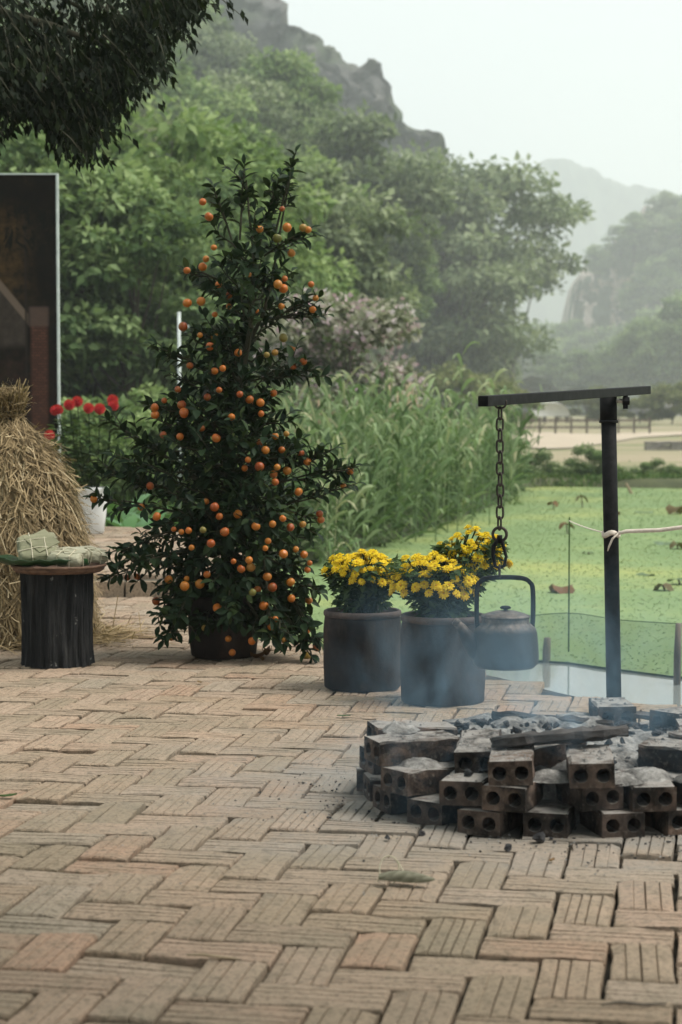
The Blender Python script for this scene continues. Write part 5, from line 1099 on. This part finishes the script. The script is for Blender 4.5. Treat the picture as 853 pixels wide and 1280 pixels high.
for (px, py, dy) in ((73, 512, -.05), (87, 506, 0), (97, 502, .08), (111, 510, -.1), (125, 511, -.06), (142, 507, .0), (62, 544, -.12), (69, 513, .05), (141, 500, .12)):
    q = A(px, py, DY + dy) - Vector((DX, DY, TZ + .29)); obj('flower_head', md, t, q, (rd.gauss(.5, .2), rd.gauss(0, .2), 0), rd.uniform(.88, 1.08)); b0 = Vector((q.x * .15, dy * .3, -.02)); m_ = b0.lerp(q, .5) + Vector((q.x * .2, 0, 0)); st.tube([b0, m_, q], [.006, .005, .004], 5)
    for k in range(46):
        f = .12 + .74 * rd.random(); c_ = b0.lerp(m_, f * 2) if f < .5 else m_.lerp(q, f * 2 - 1); a = rd.uniform(0, 6.3); o_ = Vector((math.cos(a), math.sin(a), rd.uniform(-.3, .4))); P.append(c_ + o_ * rd.uniform(0, .07)); D.append(o_); N_.append((o_.x * .4, o_.y * .4, 1))
st.build('stems', M_mumleaf, t); P, D, N_ = np.array(P), np.array(D), np.array(N_); n = len(P)
M_dleaf = leafmat('dahlia_leaf', [(0, (.03, .06, .022)), (.5, (.07, .125, .045)), (1, (.16, .22, .09))], .3)
o = obj('foliage', leaf_mesh('foliage', P, D, N_, RNG.uniform(.06, .11, n), RNG.uniform(.035, .06, n), M_dleaf, RNG.random(n)), t); o['kind'] = 'stuff'
M_broad = leafmat('broad_leaf', [(0, (.03, .085, .03)), (.5, (.07, .19, .055)), (1, (.15, .28, .10))], .35, .4, .4)
for k, (px, Y, s_) in enumerate(((150, 11.3, .62), (176, 11.5, .55), (205, 11.8, .6), (165, 12.2, .75), (228, 12.2, .6), (250, 12.0, .55), (140, 12.5, .8))):
    t = thing('broad_leaf_plant', 'bright green broad leaved plant at the terrace edge', 'plant', (px_x(px, Y), Y * K, -.12), group='broad leaved plants at the terrace edge'); nl = 12; a = np.arange(nl) * 2.4 + k; el = RNG.uniform(.5, 1.6, nl)
    D = np.stack([np.cos(a), np.sin(a), el], 1); P = np.zeros((nl, 3)); obj('leaves', strip_mesh('leaves', P, D, RNG.uniform(.8, 1.15, nl) * s_, np.full(nl, .13), RNG.uniform(.3, .6, nl), M_broad, np.clip(RNG.normal(.55, .2, nl), 0, 1), 6, True, np.tile([0., 0, 1], (nl, 1)) + np.stack([-np.sin(a), np.cos(a), 0 * a], 1) * .0), t)
    mb = MB(); mb.tube([(0, 0, -.05), (0, 0, .06)], [.03, .02], 7); mb.build('stem', M_broad, t)

# ------------------------------------------------------------------ printed board on the left
def board_mat():
    m, t, o = newmat('printed_scene'); p = objco(t); sp = nd(t, 'ShaderNodeSeparateXYZ', {0: p}); X, Z = sp.outputs[0], sp.outputs[2]
    def band(v, lo, hi, e=.012):
        return math_(t, 'MULTIPLY', nd(t, 'ShaderNodeMapRange', {0: v, 1: lo - e, 2: lo + e}).outputs[0], nd(t, 'ShaderNodeMapRange', {0: v, 1: hi - e, 2: hi + e, 3: 1., 4: 0.}).outputs[0])
    n = noise(t, 3.2, 6, .65, p); n2 = noise(t, 14, 6, .7, p)
    col = ramp(t, n, [(.35, (.004, .004, .004)), (.55, (.010, .008, .006)), (.75, (.03, .022, .012))])
    glow = math_(t, 'MULTIPLY', band(X, -2.2, -.27, .1), band(Z, 1.9, 2.62, .12)); col = mixc(t, math_(t, 'MULTIPLY', glow, ramp(t, n2, [(.35, 0.), (.65, .75)])), col, (.085, .052, .020))
    roofline = math_(t, 'ADD', math_(t, 'MULTIPLY', X, -1.22), -Z if False else math_(t, 'MULTIPLY', Z, -1.0)); r_ = math_(t, 'ADD', roofline, 1.47)
    roof = math_(t, 'MULTIPLY', band(r_, 0.0, .09, .01), band(X, -2.2, -.26)); thatch = math_(t, 'MULTIPLY', nd(t, 'ShaderNodeMapRange', {0: r_, 1: .08, 2: .1}).outputs[0], math_(t, 'MULTIPLY', band(X, -2.2, -.27), band(Z, 1.52, 3.0, .03)))
    col = mixc(t, thatch, col, ramp(t, n2, [(.3, (.028, .023, .019)), (.7, (.06, .05, .042))])); col = mixc(t, roof, col, (.13, .10, .078))
    bk = nd(t, 'ShaderNodeTexBrick', {'Vector': mapping(t, p, (1, 1, 1), rot=(R(90), 0, 0)), 'Color1': (.10, .045, .03, 1), 'Color2': (.065, .03, .022, 1), 'Mortar': (.03, .02, .016, 1), 'Scale': 11.0}).outputs[0]
    pil = math_(t, 'MULTIPLY', band(X, -.235, -.10), band(Z, 0.6, 1.83)); col = mixc(t, math_(t, 'MULTIPLY', pil, .9), col, bk)
    cap_ = math_(t, 'MULTIPLY', band(X, -.25, -.09), band(Z, 1.68, 1.84)); col = mixc(t, math_(t, 'MULTIPLY', cap_, .75), col, (.085, .062, .052))
    low = math_(t, 'MULTIPLY', band(X, -2.2, -.1, .1), band(Z, 0., 1.45, .1)); col = mixc(t, math_(t, 'MULTIPLY', low, ramp(t, n2, [(.4, 0.), (.7, .6)])), col, (.045, .022, .018))
    pole = math_(t, 'MULTIPLY', band(X, -.285, -.265, .005), band(Z, 1.2, 2.55)); col = mixc(t, math_(t, 'MULTIPLY', pole, .8), col, (.02, .016, .014))
    fr = noise(t, 5, 4, .7, mapping(t, p, (2.2, 1, 1), rot=(0, R(35), 0)), 1.5); palm = math_(t, 'MULTIPLY', band(Z, 2.25, 2.72, .1), ramp(t, fr, [(.5, 0.), (.56, 1.)])); col = mixc(t, palm, col, (.006, .006, .005))
    col = mixc(t, 1.0, col, (.95, .92, .9), 'MULTIPLY'); finish(t, o, col, .6, None, spec=.05); return m
BY = 11.7; bxr = px_x(76.5, BY); btop = AO(60, 217, BY).z
bd = thing('printed_board', 'tall dark printed board of a thatched brick house behind the haystack', 'board', (bxr, BY * K, 0)); mb = MB(); mb.box((-1.12, 0, btop / 2 + .02), (2.2, .03, btop - .06)); mb.build('panel', board_mat(), bd)
M_alu = simple('pale_frame', (.42, .47, .45), (.58, .63, .60), 12, .5, .1, .002)
for nm, c_, d_ in (('frame_side', (-.012, -.004, btop / 2), (.017, .05, btop)), ('frame_side', (-2.23, -.004, btop / 2), (.024, .05, btop)), ('frame_top', (-1.12, -.004, btop - .006), (2.19, .045, .012))):
    mb = MB(); mb.box(c_, d_); mb.build(nm, M_alu, bd)
for x in (-.3, -1.9): mb = MB(); mb.box((x, .06, btop * .45), (.05, .08, btop * .9 + .2)); mb.build('back_post', M_stake, bd)

# grey metal post in the garden
q = AO(224, 390, 14); z0 = float(land(q.x, 14 * K)); t = thing('metal_post', 'thin pale metal post standing among the garden shrubs', 'post', (q.x, 14 * K, z0)); mb = MB(); mb.tube([(0, 0, -.1), (0, 0, q.z - z0)], .018, 10); mb.build('pipe', M_alu, t, True); mb = MB(); mb.box((.05, 0, q.z - z0 - .14), (.10, .02, .03)); mb.build('bracket', M_alu, t)
# bamboo fences
def bamboo_fence(px0, px1, Y, ytop, n, rails, label):
    x0, x1 = px_x(px0, Y), px_x(px1, Y); z0 = float(land((x0 + x1) / 2, Y * K)); t = thing('bamboo_fence', label, 'fence', ((x0 + x1) / 2, Y * K, z0)); h = AO(px0, ytop, Y).z - z0; w_ = x1 - x0
    for k in range(n): mb = MB(); x = -w_ / 2 + w_ * k / (n - 1); mb.tube([(x, 0, -.1), (x + rd.gauss(0, .03), rd.gauss(0, .02), h * rd.uniform(.8, 1.08))], [.018, .013], 7); mb.build('stake', M_bamboo, t, True)
    for k in range(rails): mb = MB(); z = h * (.3 + .5 * k / max(1, rails - 1)); mb.tube([(-w_ / 2 - .08, -.02, z), (w_ / 2 + .08, -.02, z + rd.gauss(0, .05))], .014, 7); mb.build('rail', M_bamboo, t, True)
bamboo_fence(348, 412, 16, 498, 7, 2, 'open bamboo stake fence behind the kumquat tree'); bamboo_fence(488, 520, 18.5, 488, 14, 4, 'close set cane fence panel behind the reeds')
# grey rounded mound under the blossom tree
q = AO(378, 480, 23); mb = disc_grid(.32, lambda x, y: .45 * math.sqrt(max(0, 1 - (x * x + y * y) / .1089)) + .02 * float(fbm(x * 9, y * 9)), 10, 28, .05); o = mb.build('stone_mound', simple('grey_stone', (.12, .12, .12), (.24, .24, .235), 6, .95, .4, .02), None, True, loc=(q.x, 23 * K, float(land(q.x, 23 * K)) - .02)); o.scale = (1, 1, 1.5); tag(o, 'rounded grey stone mound under the blossom tree', 'mound')

# ------------------------------------------------------------------ far field: sandy path, wall, fence, white shelter
M_sand = simple('sandy_path', (.36, .30, .225), (.46, .39, .30), .8, .95, .3, .02, world=True)
def path_strip(name, up, dn, label):
    vs = []; n = len(up)
    for a, b_ in zip(up, dn):
        for (px, py) in (a, b_): q = G(px, py, -.05); vs.append((q.x, q.y, float(land(q.x, q.y)) + .035))
    mb = MB(); mb.add(vs, [(2 * k, 2 * k + 1, 2 * k + 3, 2 * k + 2) for k in range(n - 1)]); tag(mb.build(name, M_sand), label, kind='structure')
path_strip('sandy_path', [(640, 541), (690, 541), (720, 542), (750, 542.5), (800, 541.5), (870, 540)], [(640, 556), (690, 558), (720, 557), (750, 553), (800, 546.5), (870, 543)], 'pale sandy path across the field')
M_stone = simple('field_stone', (.14, .13, .12), (.27, .25, .23), 3, .95, .6, .03)
def low_wall(px0, px1, Y, h, label):
    x0, x1 = px_x(px0, Y), px_x(px1, Y); z0 = float(land((x0 + x1) / 2, Y * K)) - .05; t = thing('stone_wall', label, 'wall', ((x0 + x1) / 2, Y * K, z0)); W = x1 - x0; k = 0
    for r_ in range(3):
        x = -W / 2
        while x < W / 2: l_ = rd.uniform(.25, .5); mb = MB(); mb.box((x + l_ / 2, rd.gauss(0, .01), h * (r_ + .5) / 3), (l_ - .015, .3, h / 3 - .01), Matrix.Rotation(rd.gauss(0, .03), 3, 'Y')); mb.build('stone', M_stone, t); x += l_
low_wall(806, 885, 40, .3, 'low grey stone wall at the edge of the field')
fx0, fx1 = px_x(655, 62), px_x(812, 62); t = thing('field_fence', 'low brown rail fence in front of the far field', 'fence', ((fx0 + fx1) / 2, 62 * K, float(land(7, 62 * K)))); Wf = fx1 - fx0
for k in range(9): mb = MB(); mb.box((-Wf / 2 + Wf * k / 8, 0, .35), (.09, .09, .8)); mb.build('post', M_stake, t)
for z in (.3, .6): mb = MB(); mb.box((0, -.06, z), (Wf, .03, .1)); mb.build('rail', M_stake, t)
q = AO(687, 524, 106); wz = float(land(q.x, 106 * K)); t = thing('white_shelter', 'white arched shelter standing at the far edge of the field', 'shelter', (q.x, 106 * K, wz)); t.scale = (1.2, 1.2, 1.3); mb = MB(); ns_ = 16; vs = []
for yy in (-.9, -.3, .3, .9):
    for k in range(ns_ + 1): a = PI * k / ns_; vs.append((1.15 * math.cos(a), yy, .35 + .85 * math.sin(a) ** .8 * (1 - .06 * (yy / .9) ** 2)))
mb.add(vs, [(r_ * 17 + k, r_ * 17 + k + 1, (r_ + 1) * 17 + k + 1, (r_ + 1) * 17 + k) for r_ in range(3) for k in range(16)] + [tuple(range(17))])
o = mb.build('cover', M_white, t, True); 
for x in (-1.1, -.3, .45, 1.1): mb = MB(); mb.box((x, 0, .18), (.06, 1.7, .42)); mb.build('leg', M_stake, t)

# ------------------------------------------------------------------ overhanging tree, upper left
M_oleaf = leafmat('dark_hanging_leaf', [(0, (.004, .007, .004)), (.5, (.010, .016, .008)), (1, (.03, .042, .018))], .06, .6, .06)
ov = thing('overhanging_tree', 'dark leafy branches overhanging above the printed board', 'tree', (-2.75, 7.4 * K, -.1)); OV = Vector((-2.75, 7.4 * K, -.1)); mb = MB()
mb.tube([(0, 0, 0), (.05, 0, 1.2), (.0, 0, 2.4), (.15, -.1, 3.4), (.3, -.1, 4.4)], [.17, .14, .12, .1, .05], 10)
OY = 6.9; LP = []; LD = []; LN = []; LL = []
def hang(px0, py0, px1, py1, Y, dens=90):
    a = AO(px0, py0, Y) - OV; b_ = AO(px1, py1, Y + rd.gauss(0, .12)) - OV; L_ = (b_ - a).length; mid = a.lerp(b_, .5) + Vector((0, 0, .05 * L_)); mb.tube([a, mid, b_], [.004, .003, .0015], 4, cap=False)
    n = int(L_ * dens)
    for k in range(n):
        f = (k + rd.random()) / n; p = (a.lerp(mid, f * 2) if f < .5 else mid.lerp(b_, f * 2 - 1)) + Vector((rd.gauss(0, .03), rd.gauss(0, .04), rd.gauss(0, .025)))
        ax = (b_ - a).normalized(); d_ = ax * .55 + Vector((rd.gauss(0, .5), rd.gauss(0, .5), -.55 + rd.gauss(0, .3))); LP.append(p); LD.append(d_); LN.append((rd.gauss(0, .6), rd.gauss(-.3, .5), 1)); LL.append(.055 * rd.uniform(.7, 1.3))
limbs = [((-60, -60), (120, 20)), ((-60, 40), (110, 100)), ((-60, -120), (230, -20)), ((-80, 90), (60, 130)), ((-60, 0), (190, 80))]
for (a, b_) in limbs:
    p0 = Vector((.15, -.1, 3.1)); p1 = AO(*a, OY) - OV; p2 = AO(*b_, OY) - OV; mb.tube([p0, p1, p1.lerp(p2, .5) + Vector((0, 0, .03)), p2], [.05, .03, .018, .006], 7)
def hang_limit(px):   # how low the leaves reach
    return np.interp(px, [-150, 0, 20, 45, 62, 90, 115, 140, 160, 185, 205, 235, 260, 300], [200, 172, 168, 160, 182, 210, 214, 186, 150, 112, 108, 40, 12, 14])
for k in range(720):
    px = -130 + 385 * rd.random(); lim = float(hang_limit(px)); py1 = lim - abs(rd.gauss(0, 1)) * 60 - rd.random() * 30 if rd.random() < .7 else rd.uniform(-80, lim); ln = rd.uniform(28, 60)
    hang(px - ln * rd.uniform(.1, .9), py1 - ln * .9, px, py1, OY + rd.gauss(0, .25), 78)
for a in ((120, 60, 200, 112), (130, 40, 206, 96), (150, 20, 190, 118), (190, -10, 248, 14), (200, -10, 243, 62), (190, 5, 236, 58), (240, -25, 300, 18), (215, -15, 268, 8), (60, 130, 120, 214), (75, 120, 100, 212), (85, 130, 140, 205), (90, 150, 60, 196), (95, 140, 150, 178), (0, 120, 15, 172), (20, 110, 48, 165), (-20, 120, 5, 178)): hang(*a, OY, 85)
mb.build('trunk', M_twig, ov, True); n = len(LP)
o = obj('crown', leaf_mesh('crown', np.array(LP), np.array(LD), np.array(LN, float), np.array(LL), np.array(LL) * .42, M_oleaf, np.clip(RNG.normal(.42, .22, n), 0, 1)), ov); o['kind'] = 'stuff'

# ------------------------------------------------------------------ small things on the paving
M_scrap = leafmat('drying_leaf', [(0, (.07, .068, .045)), (.5, (.20, .195, .14)), (1, (.40, .38, .29))], .15, .7)
q = G(508, 1108); t = thing('leaf_scrap', 'curled grey green leaf scrap with a loop of string on the paving', 'leaf', (q.x, q.y, 0)); V = []; T = []; F = []; NU, NV = 14, 8
for i in range(NU):
    u_ = i / (NU - 1); w_ = .022 * math.sin(PI * min(1, u_ * .85 + .12)) ** .7
    for j in range(NV): a = -.6 + 4.6 * j / (NV - 1); V.append((-.058 + .118 * u_, -math.cos(a) * w_ * .8 + .008 * math.sin(u_ * 5), .016 - math.sin(a) * w_ * -.62 * (1 if a < PI else .7)+ .002)); T.append(.25 + .5 * ((i * 5 + j * 3) % 7) / 7)
F = [(i * NV + j, (i + 1) * NV + j, (i + 1) * NV + j + 1, i * NV + j + 1) for i in range(NU - 1) for j in range(NV - 1)]; mb = MB(); mb.add(V, F); me = mb.mesh('blade', M_scrap, True); at = me.attributes.new('tint', 'FLOAT', 'POINT'); at.data.foreach_set('value', T); obj('blade', me, t, rot=(0, 0, R(-6)))
mb = MB(); mb.tube([(-.035 + .021 * math.cos(a), .02 + .01 * math.sin(a), .030 + .028 * math.sin(a)) for a in np.linspace(-1.2, 3.6, 16)] + [(-.06, .015, .006)], .0016, 5); mb.tube([(-.018, .02, .05), (.0, .01, .02), (.012, 0, .012)], .0014, 5); mb.build('string', M_tie, t, True)
M_dry = leafmat('fallen_leaf', [(0, (.12, .055, .03)), (.5, (.20, .12, .06)), (1, (.05, .09, .03))], .2, .7)
def fallen(px, py, L_, tint, label, curl=.4, rz=0.):
    q = G(px, py); V = []; n = 6
    for i in range(n + 1):
        u_ = i / n; w_ = L_ * .24 * math.sin(PI * (u_ * .92 + .04)) ** .8
        for s_ in (-1, 0, 1): V.append((L_ * (u_ - .5), s_ * w_, .003 + L_ * curl * (abs(s_) * .25 + (u_ - .5) ** 2 * .8)))
    mb = MB(); mb.add(V, [(i * 3 + j, (i + 1) * 3 + j, (i + 1) * 3 + j + 1, i * 3 + j + 1) for i in range(n) for j in (0, 1)]); me = mb.mesh('fallen_leaf', M_dry, True); at = me.attributes.new('tint', 'FLOAT', 'POINT'); at.data.foreach_set('value', [tint] * len(V)); tag(obj('fallen_leaf', me, None, (q.x, q.y, .002), (0, 0, rz)), label, 'leaf')
fallen(322, 824, .06, .1, 'reddish dry leaf beside the base of the kumquat pot', 1.0, .4); fallen(334, 821, .07, .2, 'curled brown dry leaf right of the kumquat pot', 1.2, 1.2); fallen(328, 827, .045, .4, 'small tan dry leaf between two others by the kumquat pot', .8, 2.)
fallen(10, 998, .05, 1.0, 'small green leaf lying alone on the paving', .3, .5); fallen(430, 897, .045, .95, 'small green leaf on the paving before the shorter clay pot', .2, .1); fallen(690, 1057 + 22, .025, .5, 'tiny brown leaf on the paving before the fire pit', .5, 1.); fallen(250, 855, .035, .6, 'small leaf on the paving in front of the kumquat pot', .4, 2.2)
q = G(268, 1201); mb = MB(); mb.tube([(-.05, .01, .006), (-.02, .0, .009), (.01, -.004, .006), (.045, -.012, .005)], [.002, .003, .003, .0015], 5); tag(mb.build('dry_twig', M_bamboo, None, True, loc=(q.x, q.y, .002)), 'short pale dry twig on the paving', 'twig')
q = G(790, 1262); mb = MB(); mb.tube([(-.05, .0, .006), (-.02, .005, .009), (.02, -.002, .007), (.06, .012, .005)], [.0015, .003, .003, .0015], 5); tag(mb.build('dry_twig', M_stake, None, True, loc=(q.x, q.y, .002)), 'dark thin twig across a brick joint', 'twig')

# ------------------------------------------------------------------ smoke over the fire and haze in the valley
def volume_box(name, lo, hi, m_, label, cat):
    c_ = [(a + b_) / 2 for a, b_ in zip(lo, hi)]; mb = MB(); mb.box((0, 0, 0), [b_ - a for a, b_ in zip(lo, hi)]); o = mb.build(name, m_, None, loc=c_); return tag(o, label, cat, kind='stuff')
def smoke_mat():
    m, t, o = newmat('wood_smoke'); p = worldpos(t)
    d = nd(t, 'ShaderNodeVectorMath', {0: p, 1: (FIRE.x - .07, FIRE.y - .05, 0)}, operation='SUBTRACT').outputs[0]; sp = nd(t, 'ShaderNodeSeparateXYZ', {0: d}); X, Y, Z = sp.outputs
    rad = nd(t, 'ShaderNodeVectorMath', {0: nd(t, 'ShaderNodeCombineXYZ', {0: X, 1: Y, 2: 0.}).outputs[0]}, operation='LENGTH').outputs['Value']
    fr = nd(t, 'ShaderNodeMapRange', {0: rad, 1: .62, 2: .1}).outputs[0]; fz = nd(t, 'ShaderNodeMapRange', {0: Z, 1: .62, 2: .12}).outputs[0]
    n = ramp(t, noise(t, 5.2, 4, .6, mapping(t, p, (1, 1, .6)), 1.6), [(.47, 0.), (.66, 1.)])
    den = math_(t, 'MULTIPLY', math_(t, 'MULTIPLY', math_(t, 'MULTIPLY', fr, fz), n), 2.1)
    v = nd(t, 'ShaderNodeVolumePrincipled', {'Color': (.48, .76, 1.0, 1), 'Density': den, 'Anisotropy': .2}); t.links.new(v.outputs[0], o.inputs['Volume']); return m
volume_box('smoke', (FIRE.x - .72, FIRE.y - .70, .008), (FIRE.x + .6, FIRE.y + .62, .66), smoke_mat(), 'thin bluish wood smoke drifting over the fire pit', 'smoke')
def haze_mat():
    m, t, o = newmat('valley_haze'); v = nd(t, 'ShaderNodeVolumePrincipled', {'Color': (.90, .965, .985, 1), 'Density': .00097, 'Anisotropy': .0}); t.links.new(v.outputs[0], o.inputs['Volume']); return m
volume_box('haze', (-1700, -60, -3.2), (1700, 2900, 235), haze_mat(), 'pale blue haze filling the valley', 'haze')
